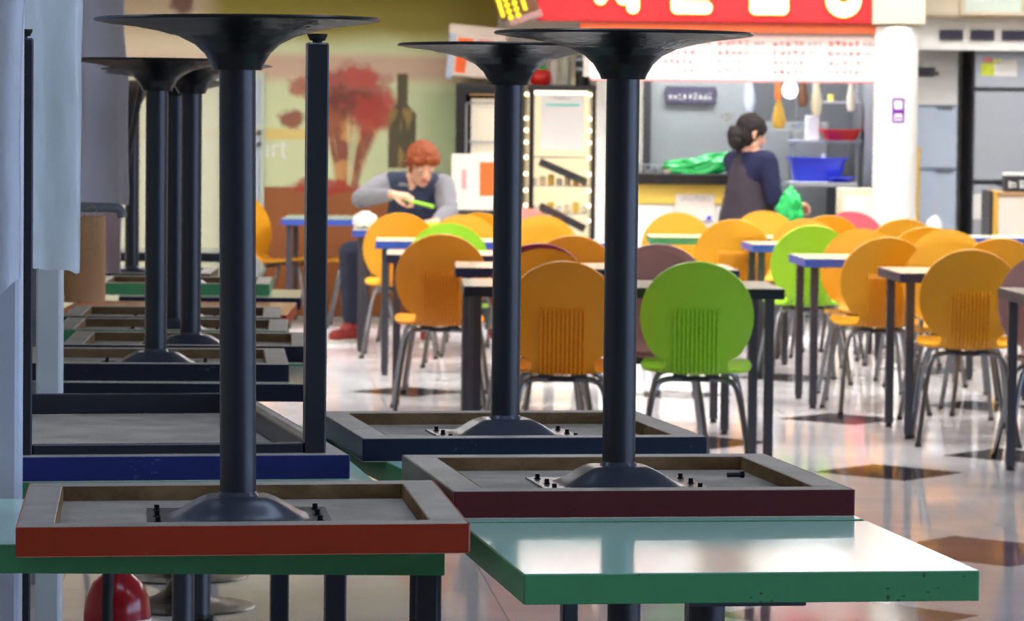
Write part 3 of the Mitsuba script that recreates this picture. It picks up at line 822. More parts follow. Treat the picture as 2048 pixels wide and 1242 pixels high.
W_ = 0.070
GLYPHS = {   # four syllables, drawn in metres about the syllable centre; only their feet show under the picture's upper edge
    'si': glyph([[(-0.03, 0.34), (-0.05, 0.18), (-0.105, 0.085)], [(-0.045, 0.20), (0.04, 0.085)], [(0.105, 0.37), (0.105, 0.03)]], W_),
    'gol': glyph([[(-0.10, 0.42), (0.09, 0.42), (0.09, 0.36)], [(0.0, 0.34), (0.0, 0.29)], [(-0.13, 0.275), (0.13, 0.275)], [(-0.09, 0.205), (0.09, 0.205), (0.09, 0.125), (-0.09, 0.125), (-0.09, 0.035), (0.095, 0.035)]], W_),
    'bap': glyph([[(-0.11, 0.44), (-0.11, 0.26), (0.03, 0.26), (0.03, 0.44)], [(-0.11, 0.35), (0.03, 0.35)], [(0.11, 0.46), (0.11, 0.24)], [(0.11, 0.35), (0.16, 0.35)], ['p', [(-0.085, 0.19), (-0.085, 0.035), (0.085, 0.035), (0.085, 0.19)]]], W_),
    'sang': glyph([[(-0.04, 0.45), (-0.12, 0.27)], [(-0.06, 0.37), (0.02, 0.28)], [(0.09, 0.46), (0.09, 0.24)], [(0.09, 0.35), (0.15, 0.35)], ['o', 0.0, 0.095, 0.108, 0.038]], W_),
}
sign = thing('shop_sign', 'large red shop sign with glowing white lettering', 'sign')
part(sign, 'panel', mikit.ply(box(2.37, 0.16, 0.62, (1.325, 23.72, 2.30), 0.01), 'sign_red'))
part(sign, 'lower_strip', mikit.ply(box(1.93, 0.10, 0.056, (1.385, 23.75, 1.955), 0.004), 'sign_orange'))
scene['letter_glow'] = {'type': 'twosided', 'bsdf': {'type': 'principled', 'base_color': {'type': 'rgb', 'value': lin((250, 250, 240))}, 'roughness': 0.4}}
LETTER = lamp(2.6, (255, 255, 244))
HALO = lamp(0.22, (190, 214, 30))
for g, cx in [('si', 0.655), ('gol', 1.136), ('bap', 1.638), ('sang', 2.118)]:
    lx = cx if g != 'si' else 0.655
    a = upright(extrude(GLYPHS[g].buffer(0.009), 0.02))
    a.apply_translation([lx, 23.64, 2.045 + (0.004 if g == 'si' else 0)])
    part(sign, 'letter_rim', {**mikit.ply(a, 'lime_yellow'), 'emitter': HALO})
    b = upright(extrude(GLYPHS[g], 0.012))
    b.apply_translation([lx, 23.62, 2.045 + (0.004 if g == 'si' else 0)])
    part(sign, 'letter', {**mikit.ply(b, 'letter_glow'), 'emitter': LETTER})
menu = thing('menu_board', 'long white lit menu board with faint pink and grey rows under the red sign', 'menu board')
part(menu, 'panel', {**mikit.ply(box(1.86, 0.05, 0.29, (1.42, 23.84, 1.765), 0.004), 'white'), 'emitter': lamp(0.30, (255, 250, 248))})
part(menu, 'lower_edge', mikit.ply(box(1.86, 0.055, 0.012, (1.42, 23.838, 1.614), 0.002), 'print_pink'))


def scribble(w, h, n, seed):
    """Rows of small strokes that read as lettering too small to make out."""
    r = np.random.default_rng(seed)
    g = []
    cw = w / n
    for i in range(n):
        x = i * cw
        for _ in range(4):
            if r.random() < 0.5:
                y = r.uniform(0, h * 0.85)
                g.append(sbox(x + cw * 0.08, y, x + cw * r.uniform(0.5, 0.85), y + h * 0.16))
            else:
                xx = x + cw * r.uniform(0.05, 0.7)
                g.append(sbox(xx, h * 0.05, xx + cw * 0.14, h * r.uniform(0.6, 1.0)))
    return upright(extrude(unary_union(g), 0.002))


for row in range(4):
    for col_ in range(5):
        a = scribble(0.215, 0.036, 5, row * 9 + col_)
        a.apply_translation([0.60 + col_ * 0.36, 23.815, 1.843 - row * 0.061])
        part(menu, 'menu_line', mikit.ply(a, 'print_rose' if (row + col_) % 3 else 'print_red'))
        b = scribble(0.085, 0.034, 3, row * 9 + col_ + 50)
        b.apply_translation([0.83 + col_ * 0.36, 23.815, 1.843 - row * 0.061])
        part(menu, 'price', mikit.ply(b, 'print_grey'))
# white pillar with a purple notice
pil = thing('white_pillar', 'bright round white pillar right of the kiosk opening', 'pillar')
part(pil, 'shaft', mikit.ply(cyl(0.143, 0.0, 1.975, 64, 2.475, 23.72), 'white', smooth=40))
part(pil, 'head', mikit.ply(box(0.34, 0.30, 1.1, (2.475, 23.72, 2.535), 0.006), 'beige'))
nt = thing('pillar_notice', 'small notice with a purple band stuck on the white pillar', 'notice')
tt = np.linspace(-0.33, 0.33, 9)


def curved(a0, a1, z0, z1, r=0.1445):
    t = np.linspace(a0, a1, 9)
    v = [[2.475 + r * math.sin(a), 23.72 - r * math.cos(a), z] for z in (z0, z1) for a in t]
    v += [[2.475 + (r - 0.001) * math.sin(a), 23.72 - (r - 0.001) * math.cos(a), z] for z in (z0, z1) for a in t]
    f = []
    for i in range(8):
        f += [[i, i + 1, i + 10], [i, i + 10, i + 9], [18 + i, 28 + i, 19 + i], [18 + i, 27 + i, 28 + i]]
    return trimesh.Trimesh(v, f, process=False)


part(nt, 'sheet', mikit.ply(curved(-0.29, 0.32, 1.34, 1.52), 'white_gloss', smooth=True))
part(nt, 'band', mikit.ply(curved(-0.26, 0.30, 1.412, 1.440, 0.1455), 'print_purple', smooth=True))
for a0, a1, z0, z1 in [(-0.26, 0.30, 1.498, 1.512), (-0.26, -0.17, 1.36, 1.51), (0.21, 0.30, 1.36, 1.51), (-0.26, 0.30, 1.352, 1.366), (-0.12, 0.16, 1.380, 1.392)]:
    part(nt, 'printed_line', mikit.ply(curved(a0, a1, z0, z1, 0.1455), 'print_purple', smooth=True))
# kiosk shell, counter
struct('wall_kiosk', cat(box(1.9, 0.05, 2.4, (1.45, 26.2, 1.2)), box(0.04, 1.8, 2.4, (2.42, 25.3, 1.2))), 'grey')
struct('wall_side_kiosk', box(0.06, 1.9, 2.4, (0.575, 25.2, 1.2)), 'white')
struct('trim_1', box(1.9, 2.0, 0.04, (1.45, 25.2, 2.42)), 'white')
struct('wall_front', box(0.36, 0.10, 2.4, (0.69, 24.66, 1.2)), 'white')
struct('wall_header', box(2.0, 0.10, 0.65, (1.45, 23.98, 1.96)), 'white')
struct('wall_upper', cat(box(12.4, 0.12, CEIL - 2.26, (3.10, 24.20, (CEIL + 2.26) / 2)), box(1.75, 0.12, 0.20, (3.475, 24.20, 2.165))), 'beige')
st = thing('steel_screen', 'dull stainless steel partition inside the kiosk opening', 'partition')
part(st, 'sheet', mikit.ply(box(0.70, 0.03, 1.75, (1.29, 25.5, 0.875), 0.003), 'steel_wall'))
part(st, 'post', mikit.ply(box(0.05, 0.05, 1.75, (0.925, 25.46, 0.875), 0.003), 'charcoal'))
pq = thing('black_plaque', 'black plaque with white lettering on the steel partition', 'plaque')
part(pq, 'board', mikit.ply(box(0.35, 0.02, 0.118, (1.228, 25.45, 1.535), 0.003), 'plum_grey'))
a = scribble(0.31, 0.048, 9, 77)
a.apply_translation([1.073, 25.438, 1.502])
part(pq, 'lettering', mikit.ply(a, 'white'))
ct = thing('kiosk_counter', 'yellow fronted counter with a black worktop edge', 'counter')
part(ct, 'worktop', mikit.ply(box(0.66, 0.62, 0.066, (1.14, 24.33, 0.970), 0.004), 'black'))
part(ct, 'front_panel', mikit.ply(box(0.64, 0.50, 0.13, (1.135, 24.36, 0.87), 0.004), 'yellow'))
part(ct, 'lower_panel', mikit.ply(box(0.64, 0.48, 0.80, (1.135, 24.37, 0.402), 0.004), 'white'))
nb = thing('counter_notice', 'white notice taped to the yellow counter front', 'notice')
part(nb, 'sheet', mikit.ply(box(0.26, 0.004, 0.17, (1.20, 24.105, 0.785)), 'card_beige'))
a = scribble(0.2, 0.03, 8, 5)
a.apply_translation([1.10, 24.101, 0.825])
part(nb, 'heading', mikit.ply(a, 'print_grey'))
part(nb, 'blue_mark', mikit.ply(box(0.025, 0.003, 0.025, (1.295, 24.10, 0.715)), 'blue_plastic'))


def crumple(sx, sy, sz, seed, n=3, sharp=0.3):
    m = trimesh.creation.icosphere(n, 1.0)
    v = m.vertices
    q = 1 + sharp * (meshkit.fbm(v * 2.2 + seed, 3, seed) - 0.5) * 2
    m.vertices = v * q[:, None] * [sx, sy, sz]
    return m


gc = crumple(0.24, 0.08, 0.075, 4, 4, 0.45)
gc.vertices[:, 2] += np.clip(gc.vertices[:, 0], -0.05, 1) * 0.28
gc.vertices[:, 2] = np.maximum(gc.vertices[:, 2], -0.045)
gc.apply_translation([1.27, 24.34, 1.049])
one('green_sheet', gc, 'green_plastic', 'green plastic sheet lying on the black counter beside the standing person', 'plastic sheet', smooth=35)
for i, (xx, c) in enumerate([(0.90, 'steel_brushed'), (0.965, 'steel_brushed'), (1.02, 'cream')]):
    one('counter_bowl', lathe([(0.0, 0.0), (0.022, 0.0), (0.03, 0.028), (0.027, 0.028), (0.019, 0.004), (0.0, 0.004)], 24), c, ['small steel bowl at the left end of the black counter', 'small steel bowl second on the black counter', 'small cream bowl beside the green sheet on the counter'][i], 'bowl', smooth=40, to_world=M(xx, 24.3, 1.003))
cr = thing('wire_rack', 'low grey wire rack on the black counter', 'rack')
part(cr, 'frame', mikit.ply(cat(*[tube([(0.84 + 0.04 * i, 24.42, 1.003), (0.84 + 0.04 * i, 24.42, 1.06), (0.84 + 0.04 * i, 24.55, 1.055)], 0.005, 6) for i in range(6)], tube([(0.84, 24.42, 1.06), (1.04, 24.42, 1.05)], 0.006, 6)), 'steel_brushed'))

# kitchen behind
stb = thing('steel_work_table', 'stainless work table carrying the blue basin', 'table')
part(stb, 'top', mikit.ply(box(0.46, 0.50, 0.035, (2.08, 24.75, 0.938), 0.004), 'steel_brushed'))
part(stb, 'shelf', mikit.ply(box(0.40, 0.44, 0.02, (2.08, 24.75, 0.62), 0.003), 'steel_brushed'))
for sx in (-1, 1):
    for sy in (-1, 1):
        part(stb, 'leg', mikit.ply(cyl(0.018, 0, 0.92, 16, 2.08 + sx * 0.19, 24.75 + sy * 0.21), 'steel_brushed', smooth=40))


def basin(w0, d0, w1, d1, h, t=0.006):
    def ring(w, d, z, n=8, r=0.03):
        p = sbox(-w / 2 + r, -d / 2 + r, w / 2 - r, d / 2 - r).buffer(r, quad_segs=4)
        q = np.array(p.exterior.coords)[:-1]
        return np.c_[q, np.full(len(q), z)]
    rs = [ring(w0, d0, 0), ring(w1, d1, h), ring(w1 + 0.03, d1 + 0.03, h), ring(w1 + 0.03, d1 + 0.03, h - 0.01), ring(w1 + 0.034, d1 + 0.034, h + 0.004), ring(w1 - 2 * t, d1 - 2 * t, h + 0.004), ring(w0 - 2 * t, d0 - 2 * t, t)]
    n = len(rs[0])
    v = np.vstack(rs + [[[0, 0, 0]], [[0, 0, t]]])
    f = []
    for i in range(len(rs) - 1):
        for j in range(n):
            k = (j + 1) % n
            f += [[i * n + j, i * n + k, (i + 1) * n + k], [i * n + j, (i + 1) * n + k, (i + 1) * n + j]]
    for j in range(n):
        k = (j + 1) % n
        f += [[len(v) - 2, k, j], [len(v) - 1, (len(rs) - 1) * n + j, (len(rs) - 1) * n + k]]
    return trimesh.Trimesh(v, f, process=False)


one('basin', basin(0.30, 0.24, 0.37, 0.30, 0.155), 'blue_plastic', 'blue plastic basin on the stainless work table', 'basin', smooth=30, to_world=M(2.055, 24.74, 0.9565))
one('lid', basin(0.14, 0.06, 0.15, 0.07, 0.03), 'blue_plastic', 'flat blue tray beside the blue basin', 'tray', smooth=30, to_world=M(2.20, 24.528, 0.9565))
for i, (xx, c, s) in enumerate([(1.99, 'white', 'white'), (2.13, 'steel_brushed', 'steel')]):
    pass
one('bottle', lathe([(0, 0), (0.03, 0), (0.03, 0.13), (0.014, 0.155), (0.014, 0.18), (0, 0.18)], 24), 'white', 'white bottle standing in the blue basin', 'bottle', smooth=40, to_world=M(2.10, 24.76, 0.963))
rk = thing('wall_shelf', 'steel kitchen shelf above the blue basin', 'shelf')
part(rk, 'board', mikit.ply(box(0.50, 0.22, 0.016, (2.14, 25.15, 1.225), 0.002), 'steel_brushed'))
for xx in (1.92, 2.36):
    part(rk, 'post', mikit.ply(box(0.02, 0.02, 1.22, (xx, 25.15, 0.61)), 'steel_brushed'))
one('basin', basin(0.20, 0.18, 0.26, 0.22, 0.07), 'red_plastic', 'red plastic basin on the kitchen shelf', 'basin', smooth=30, to_world=M(2.245, 25.13, 1.234))
hb = thing('hanging_bulb', 'bright white bulb hanging in the kitchen opening', 'light bulb')
part(hb, 'bulb', {**mikit.ply(lathe([(0, -0.055), (0.03, -0.048), (0.05, -0.018), (0.052, 0.01), (0.034, 0.05), (0.018, 0.075), (0, 0.075)], 32), 'white', smooth=True, ), 'emitter': lamp(6.0), 'to_world': M(1.843, 24.45, 1.565)})
part(hb, 'cord', mikit.ply(cyl(0.004, 1.64, 2.40, 8, 1.843, 24.45), 'black'))
rl = thing('hanging_rail', 'thin steel rail across the top of the kitchen opening', 'rail')
scene[rl] = mikit.ply(tube([(0.56, 24.62, 1.70), (2.40, 24.62, 1.70)], 0.008, 8), 'steel_brushed', smooth=40)


def hung(name, x, z0, z1, w, m, label, cat_, seed, y=24.62, bulge=0.03):
    n = 14
    t = np.linspace(0, 1, n)
    prof = w * (0.35 + 0.65 * np.clip(t * 1.6, 0, 1)) * (1 - 0.35 * np.clip((t - 0.75) / 0.25, 0, 1) ** 2)
    v, f = [], []
    for i in range(n):
        z = z1 + (z0 - z1) * t[i]
        for a in np.arange(16) * math.pi / 8:
            wob = 1 + 0.25 * (meshkit.noise(np.array([[math.cos(a) * 2 + seed, math.sin(a) * 2, t[i] * 4]]), seed)[0] - 0.5)
            v.append([x + prof[i] * wob * math.cos(a), y + bulge * (0.3 + t[i]) * math.sin(a), z])
    for i in range(n - 1):
        for j in range(16):
            k = (j + 1) % 16
            f += [[i * 16 + j, (i + 1) * 16 + j, (i + 1) * 16 + k], [i * 16 + j, (i + 1) * 16 + k, i * 16 + k]]
    v += [[x, y, z1], [x, y, z0]]
    for j in range(16):
        k = (j + 1) % 16
        f += [[n * 16, j, k], [n * 16 + 1, (n - 1) * 16 + k, (n - 1) * 16 + j]]
    key = thing(name, label, cat_)
    part(key, 'cloth', mikit.ply(trimesh.Trimesh(v, f, process=False), m, smooth=50))
    part(key, 'loop', mikit.ply(tube([(x, y, z1 - 0.005), (x, y - 0.012, z1 + 0.02), (x, y, 1.709)], 0.004, 6), m))


hung('hanging_cloth', 1.775, 1.50, 1.66, 0.026, 'orange_plastic', 'orange rag hanging left of the white bulb', 'rag', 1)
hung('hanging_bag', 1.785, 1.31, 1.50, 0.045, 'ochre', 'mustard yellow bag hanging under the orange rag', 'bag', 2, y=24.66)
hung('hanging_cloth', 1.945, 1.46, 1.66, 0.032, 'wood_brown', 'dark red brown cloth hanging right of the white bulb', 'cloth', 3)
hung('hanging_cloth', 2.035, 1.40, 1.66, 0.038, 'cream', 'pale yellow cloth hanging in the kitchen opening', 'cloth', 4)
hung('hanging_cloth', 2.27, 1.43, 1.66, 0.034, 'card_beige', 'pinkish white cloth hanging by the white pillar', 'cloth', 5)
hung('hanging_cloth', 1.62, 1.42, 1.66, 0.045, 'print_grey', 'grey lilac apron hanging behind the standing person', 'apron', 6, y=25.2)
one('ladle', cat(tube([(1.90, 24.62, 1.69), (1.90, 24.62, 1.34)], 0.004, 6), lathe([(0, 0), (0.02, 0.005), (0.028, 0.02), (0.026, 0.02), (0, 0.004)], 20).apply_translation([1.90, 24.62, 1.318])), 'steel_brushed', 'steel ladle hanging above the blue basin', 'ladle', smooth=40)
one('towel_holder', box(0.10, 0.10, 0.17, (2.05, 25.12, 1.318), 0.01), 'white_gloss', 'white box on the kitchen shelf beside the red basin', 'box')
one('spice_jar', lathe([(0, 0), (0.022, 0), (0.022, 0.05), (0, 0.05)], 20), 'yellow', 'small yellow jar on the kitchen shelf', 'jar', to_world=M(2.17, 25.06, 1.5))
sh2 = thing('wall_shelf', 'upper kitchen shelf with the small yellow jar', 'shelf')
part(sh2, 'board', mikit.ply(box(0.34, 0.16, 0.014, (2.20, 25.1, 1.492), 0.002), 'steel_brushed'))
for xx in (2.05, 2.35):
    part(sh2, 'strap', mikit.ply(box(0.012, 0.012, 0.92, (xx, 25.1, 1.95)), 'steel_brushed'))
one('white_bowl', lathe([(0, 0), (0.02, 0), (0.045, 0.045), (0.04, 0.045), (0.018, 0.006), (0, 0.006)], 28), 'white', 'white bowl upside right on the fridge behind the standing person', 'bowl', smooth=40, to_world=M(1.47, 25.20, 1.36))
kf = thing('kitchen_cabinet', 'grey steel cabinet deep in the kitchen', 'cabinet')
part(kf, 'body', mikit.ply(box(0.52, 0.4, 1.36, (1.93, 25.62, 0.68), 0.006), 'steel_wall'))
part(kf, 'door', mikit.ply(box(0.24, 0.02, 1.2, (1.80, 25.41, 0.70), 0.004), 'steel_wall'))
part(kf, 'door', mikit.ply(box(0.24, 0.02, 1.2, (2.06, 25.41, 0.70), 0.004), 'steel_wall'))
cbn = thing('cream_cabinet', 'cream cabinet at the foot of the white pillar', 'cabinet')
part(cbn, 'body', mikit.ply(box(0.22, 0.40, 0.92, (2.265, 24.18, 0.46), 0.005), 'cream'))
part(cbn, 'door', mikit.ply(box(0.19, 0.015, 0.80, (2.270, 23.972, 0.47), 0.004), 'white'))
one('green_bag', crumple(0.075, 0.06, 0.13, 9, 4, 0.4), 'green_plastic', 'green plastic bag hanging by the standing person above the chairs', 'bag', smooth=35, to_world=M(1.755, 23.10, 0.80))
stn = thing('waste_bin', 'grey bin holding the green plastic bag', 'bin')
scene[stn] = mikit.ply(lathe([(0, 0), (0.10, 0), (0.12, 0.66), (0.112, 0.66), (0.094, 0.01), (0, 0.01)], 32), 'grey', smooth=40, to_world=M(1.755, 23.10, 0))
for i, (xx, yy) in enumerate([(1.0, 24.75), (1.55, 24.75), (2.1, 24.75)]):
    k = thing('kitchen_light', 'panel light on the kiosk ceiling', 'light', 'kiosk ceiling lights')
    part(k, 'housing', mikit.ply(box(0.50, 0.40, 0.03, (xx, yy, 2.385), 0.003), 'white'))
    part(k, 'diffuser', {'type': 'rectangle', 'emitter': lamp(SHOP_LAMP * 2.0), 'to_world': T().translate([xx, yy, 2.368]) @ T().rotate([1, 0, 0], 180) @ T().scale([0.23, 0.18, 1])})
for i, xx in enumerate((0.9, 1.8, 2.7, 3.6)):
    k = thing('spot_row_light', 'square downlight over the kiosk fronts', 'downlight', 'downlights over the kiosk fronts')
    part(k, 'trim', mikit.ply(box(0.64, 0.64, 0.02, (xx, 22.9, CEIL - 0.012), 0.003), 'white'))
    part(k, 'lens', {'type': 'rectangle', 'emitter': lamp(SHOP_LAMP), 'to_world': T().translate([xx, 22.9, CEIL - 0.024]) @ T().rotate([1, 0, 0], 180) @ T().scale([0.29, 0.29, 1])})

# ------------------------------------------------------------------ right: fridges, vents, counter
f1 = thing('fridge', 'white and pale blue upright fridge right of the white pillar', 'fridge')
part(f1, 'body', mikit.ply(box(0.34, 0.6, 1.86, (2.825, 24.95, 0.93), 0.008), 'pale_blue'))
part(f1, 'top_panel', mikit.ply(box(0.33, 0.02, 0.37, (2.825, 24.637, 1.66), 0.006), 'white_gloss'))
part(f1, 'door', mikit.ply(box(0.33, 0.03, 0.41, (2.825, 24.632, 1.255), 0.008), 'pale_blue'))
part(f1, 'door', mikit.ply(box(0.33, 0.03, 0.41, (2.825, 24.632, 0.825), 0.008), 'pale_blue'))
part(f1, 'door', mikit.ply(box(0.33, 0.03, 0.50, (2.825, 24.632, 0.35), 0.008), 'pale_blue'))
part(f1, 'control_panel', mikit.ply(cat(box(0.15, 0.012, 0.06, (2.755, 24.622, 1.70), 0.003), box(0.02, 0.014, 0.02, (2.845, 24.622, 1.69))), 'charcoal'))
for z in (1.465, 1.04, 0.61):
    part(f1, 'handle', mikit.ply(box(0.10, 0.03, 0.012, (2.90, 24.605, z), 0.003), 'grey'))
f2 = thing('fridge', 'tall stainless steel fridge at the right edge with notes stuck on top', 'fridge')
part(f2, 'body', mikit.ply(box(0.62, 0.62, 1.84, (3.385, 24.80, 0.93), 0.008), 'charcoal'))
part(f2, 'top_panel', mikit.ply(box(0.56, 0.02, 0.25, (3.36, 24.482, 1.72), 0.006), 'steel_brushed'))
part(f2, 'door', mikit.ply(box(0.56, 0.03, 0.60, (3.36, 24.475, 1.275), 0.008), 'steel_brushed'))
part(f2, 'door', mikit.ply(box(0.56, 0.03, 0.86, (3.36, 24.475, 0.52), 0.008), 'steel_brushed'))
part(f2, 'handle', mikit.ply(box(0.12, 0.04, 0.014, (3.30, 24.45, 0.965), 0.003), 'charcoal'))
for n_, w, h, x, z, m, lab in [('sticky_note', 0.085, 0.085, 3.165, 1.72, 'lime_yellow', 'larger lime sticky note on the steel fridge'), ('sticky_note', 0.05, 0.03, 3.225, 1.775, 'lime_yellow', 'small lime sticky note above the white card'), ('sticky_note', 0.06, 0.03, 3.165, 1.782, 'print_pink', 'small pink sticky note above the larger lime one'), ('card', 0.155, 0.108, 3.285, 1.728, 'white', 'white card stuck on the steel fridge'), ('card', 0.10, 0.17, 3.13, 0.80, 'white', 'white sheet low on the steel fridge')]:
    yb = 24.470 if z > 1.5 else 24.458
    one(n_, box(w, 0.003, h, (x, yb - 0.0005, z)), m, lab, 'note')
# upper wall with vents and windows at right
vb = struct('wall_right_kiosk', box(1.75, 0.06, 0.215, (3.475, 24.33, 1.9475)), 'white')
for i in range(4):
    xx = 2.896 + 0.207 * i
    k = thing('vent', ['dark slatted vent nearest the white pillar in the band over the fridges', 'dark slatted vent second from the white pillar over the fridges', 'dark slatted vent over the steel fridge at the right edge', 'dark slatted vent right of the others over the fridges'][i], 'vent', 'row of vents over the fridges')
    part(k, 'backing', mikit.ply(box(0.153, 0.02, 0.064, (xx, 24.295, 1.942)), 'plum_grey'))
    for j in range(4):
        part(k, 'slat', mikit.ply(box(0.146, 0.016, 0.005, (xx, 24.279, 1.918 + 0.016 * j)), 'plum_grey'))
struct('wall_back_kiosk', box(6.2, 0.08, 2.3, (5.6, 25.4, 1.15)), 'white')
for i, xx in enumerate((3.15, 3.58, 4.01)):
    k = struct('window_2', cat(box(0.42, 0.04, 0.025, (xx, 24.125, 2.08)), box(0.42, 0.04, 0.025, (xx, 24.125, 2.42)), box(0.025, 0.04, 0.34, (xx - 0.20, 24.125, 2.25)), box(0.025, 0.04, 0.34, (xx + 0.20, 24.125, 2.25))), 'beige') if i == 0 else struct('window_%d' % (i + 2), cat(box(0.42, 0.04, 0.025, (xx, 24.125, 2.08)), box(0.42, 0.04, 0.025, (xx, 24.125, 2.42)), box(0.025, 0.04, 0.34, (xx - 0.20, 24.125, 2.25)), box(0.025, 0.04, 0.34, (xx + 0.20, 24.125, 2.25))), 'beige')
    part(k, 'pane', mikit.ply(box(0.38, 0.01, 0.32, (xx, 24.13, 2.25)), 'pane_green'))
struct('trim_2', box(1.75, 0.14, 0.05, (3.475, 24.23, 2.075)), 'beige')
rc = thing('wooden_counter', 'pale wooden counter at the right edge in front of the steel fridge', 'counter')
part(rc, 'front', mikit.ply(box(0.62, 0.40, 0.90, (3.33, 23.05, 0.45), 0.004), 'card_beige'))
part(rc, 'edge_post', mikit.ply(box(0.03, 0.42, 0.935, (3.02, 23.05, 0.4675), 0.003), 'ochre'))
part(rc, 'side_panel', mikit.ply(box(0.02, 0.40, 0.935, (2.994, 23.06, 0.4675), 0.003), 'charcoal'))
part(rc, 'top', mikit.ply(box(0.62, 0.42, 0.025, (3.33, 23.05, 0.914), 0.003), 'kraft'))
bb = thing('black_box_sign', 'small black box with white lettering on the wooden counter', 'sign')
part(bb, 'box', mikit.ply(box(0.26, 0.10, 0.098, (3.205, 22.92, 0.977), 0.004), 'charcoal'))
part(bb, 'top_strip', mikit.ply(box(0.26, 0.10, 0.02, (3.205, 22.92, 1.037), 0.003), 'white'))
a = scribble(0.20, 0.06, 3, 31)
a.apply_translation([3.095, 22.868, 0.945])
part(bb, 'lettering', mikit.ply(a, 'white'))
one('white_bag', crumple(0.055, 0.05, 0.075, 12, 4, 0.25), 'white', 'white plastic bag on a crate in front of the pale blue fridge', 'bag', smooth=35, to_world=M(2.735, 23.7, 0.672))
one('crate', box(0.24, 0.24, 0.60, (2.745, 23.7, 0.30), 0.01), 'grey', 'grey crate under the white plastic bag', 'crate')
one('wooden_board', box(0.05, 0.03, 1.2, (2.655, 24.1, 0.60), 0.003), 'ochre', 'ochre board leaning between the white pillar and the pale blue fridge', 'board')

# ------------------------------------------------------------------ middle: display case, left fridge, boxes
dc = thing('display_case', 'brightly lit glass display case with dark frame', 'display case')
part(dc, 'base', mikit.ply(box(0.46, 0.55, 0.42, (0.32, 24.62, 0.21), 0.005), 'charcoal'))
part(dc, 'back_panel', {**mikit.ply(box(0.44, 0.02, 1.10, (0.316, 24.87, 0.98)), 'cream'), 'emitter': lamp(1.0, (255, 234, 196))})
part(dc, 'top', mikit.ply(box(0.46, 0.55, 0.035, (0.32, 24.62, 1.565), 0.004), 'charcoal'))
for xx, ww in ((0.118, 0.034), (0.532, 0.022)):
    for yy in (24.36, 24.88):
        part(dc, 'post', mikit.ply(box(ww, 0.03, 1.13, (xx, yy, 0.985), 0.003), 'black'))
for xx in (0.083, 0.505):
    for z in (1.52, 1.36, 1.28, 1.20, 1.10, 0.99, 0.88, 0.78, 0.68):
        part(dc, 'lamp_bead', {**mikit.ply(trimesh.creation.icosphere(2, 0.013).apply_translation([xx, 24.385, z]), 'cream'), 'emitter': lamp(9.0, (255, 214, 150))})
part(dc, 'lamp_strip', {**mikit.ply(box(0.36, 0.02, 0.02, (0.31, 24.40, 1.532)), 'cream'), 'emitter': lamp(5.0, (255, 236, 200))})
for z0, z1 in ((1.09, 0.92), (0.80, 0.60)):
    tr = box(0.34, 0.08, 0.05)
    tr.apply_transform(trimesh.transformations.rotation_matrix(math.atan2(z0 - z1, 0.40), [0, 1, 0]))
    tr.apply_translation([0.33, 24.44, (z0 + z1) / 2])
    part(dc, 'sloping_tray', mikit.ply(tr, 'charcoal'))
part(dc, 'shelf', mikit.ply(box(0.42, 0.36, 0.012, (0.31, 24.66, 0.905)), 'white'))
part(dc, 'shelf', mikit.ply(box(0.42, 0.36, 0.012, (0.31, 24.66, 0.72)), 'white'))
part(dc, 'shelf', mikit.ply(box(0.42, 0.36, 0.012, (0.31, 24.66, 1.10)), 'white'))
for z in (0.726, 0.911):
    for i in range(7):
        one('packed_food', box(0.045, 0.09, 0.05 + 0.012 * (i % 3), (0.142 + 0.056 * i, 24.58, z + 0.025 + 0.006 * (i % 3)), 0.008), ['white', 'cream', 'yellow'][i % 3], 'small pale food pack on a shelf of the lit display case', 'food pack', 'food packs in the display case')
part(dc, 'door_glass', {'type': 'rectangle', 'bsdf': {'type': 'ref', 'id': 'glass'}, 'to_world': T().translate([0.30, 24.35, 0.985]) @ T().rotate([1, 0, 0], 90) @ T().scale([0.20, 0.55, 1])})
pn = thing('paper_notice', 'white paper notice with a teal line on the display case door', 'notice')
part(pn, 'sheet', mikit.ply(box(0.285, 0.004, 0.37, (0.322, 24.335, 1.335), 0.001), 'white'))
part(pn, 'teal_line', mikit.ply(box(0.22, 0.003, 0.014, (0.322, 24.3315, 1.45)), 'print_teal'))
a = scribble(0.11, 0.02, 6, 8)
a.apply_translation([0.267, 24.333, 1.485])
part(pn, 'heading', mikit.ply(a, 'print_grey'))
lf = thing('drinks_fridge', 'black framed glass fridge left of the display case', 'fridge')
part(lf, 'body', mikit.ply(cat(box(0.46, 0.02, 1.58, (-0.16, 24.95, 0.79)), box(0.02, 0.5, 1.58, (-0.38, 24.70, 0.79)), box(0.02, 0.5, 1.58, (0.06, 24.70, 0.79)), box(0.46, 0.5, 0.05, (-0.16, 24.70, 1.565)), box(0.46, 0.5, 0.5, (-0.16, 24.70, 0.25))), 'charcoal'))
part(lf, 'door_frame', mikit.ply(cat(box(0.055, 0.03, 1.05, (-0.352, 24.435, 1.04)), box(0.055, 0.03, 1.05, (0.035, 24.435, 1.04)), box(0.44, 0.03, 0.05, (-0.16, 24.435, 1.54)), box(0.44, 0.03, 0.05, (-0.16, 24.435, 0.54))), 'black'))
part(lf, 'handle', mikit.ply(box(0.018, 0.03, 0.8, (-0.318, 24.405, 1.06), 0.004), 'grey'))
part(lf, 'lit_panel', {**mikit.ply(box(0.20, 0.01, 0.42, (-0.19, 24.60, 1.28)), 'cream'), 'emitter': lamp(0.45, (255, 244, 226))})
part(lf, 'lamp', {**mikit.ply(box(0.26, 0.02, 0.018, (-0.17, 24.50, 1.522)), 'cream'), 'emitter': lamp(1.6, (255, 190, 110))})
for z in (0.90, 1.20, 1.46):
    part(lf, 'shelf', mikit.ply(box(0.42, 0.4, 0.01, (-0.16, 24.72, z)), 'steel_brushed'))
bxk = thing('carton', 'white carton with an orange print standing on a stool by the drinks fridge', 'box')
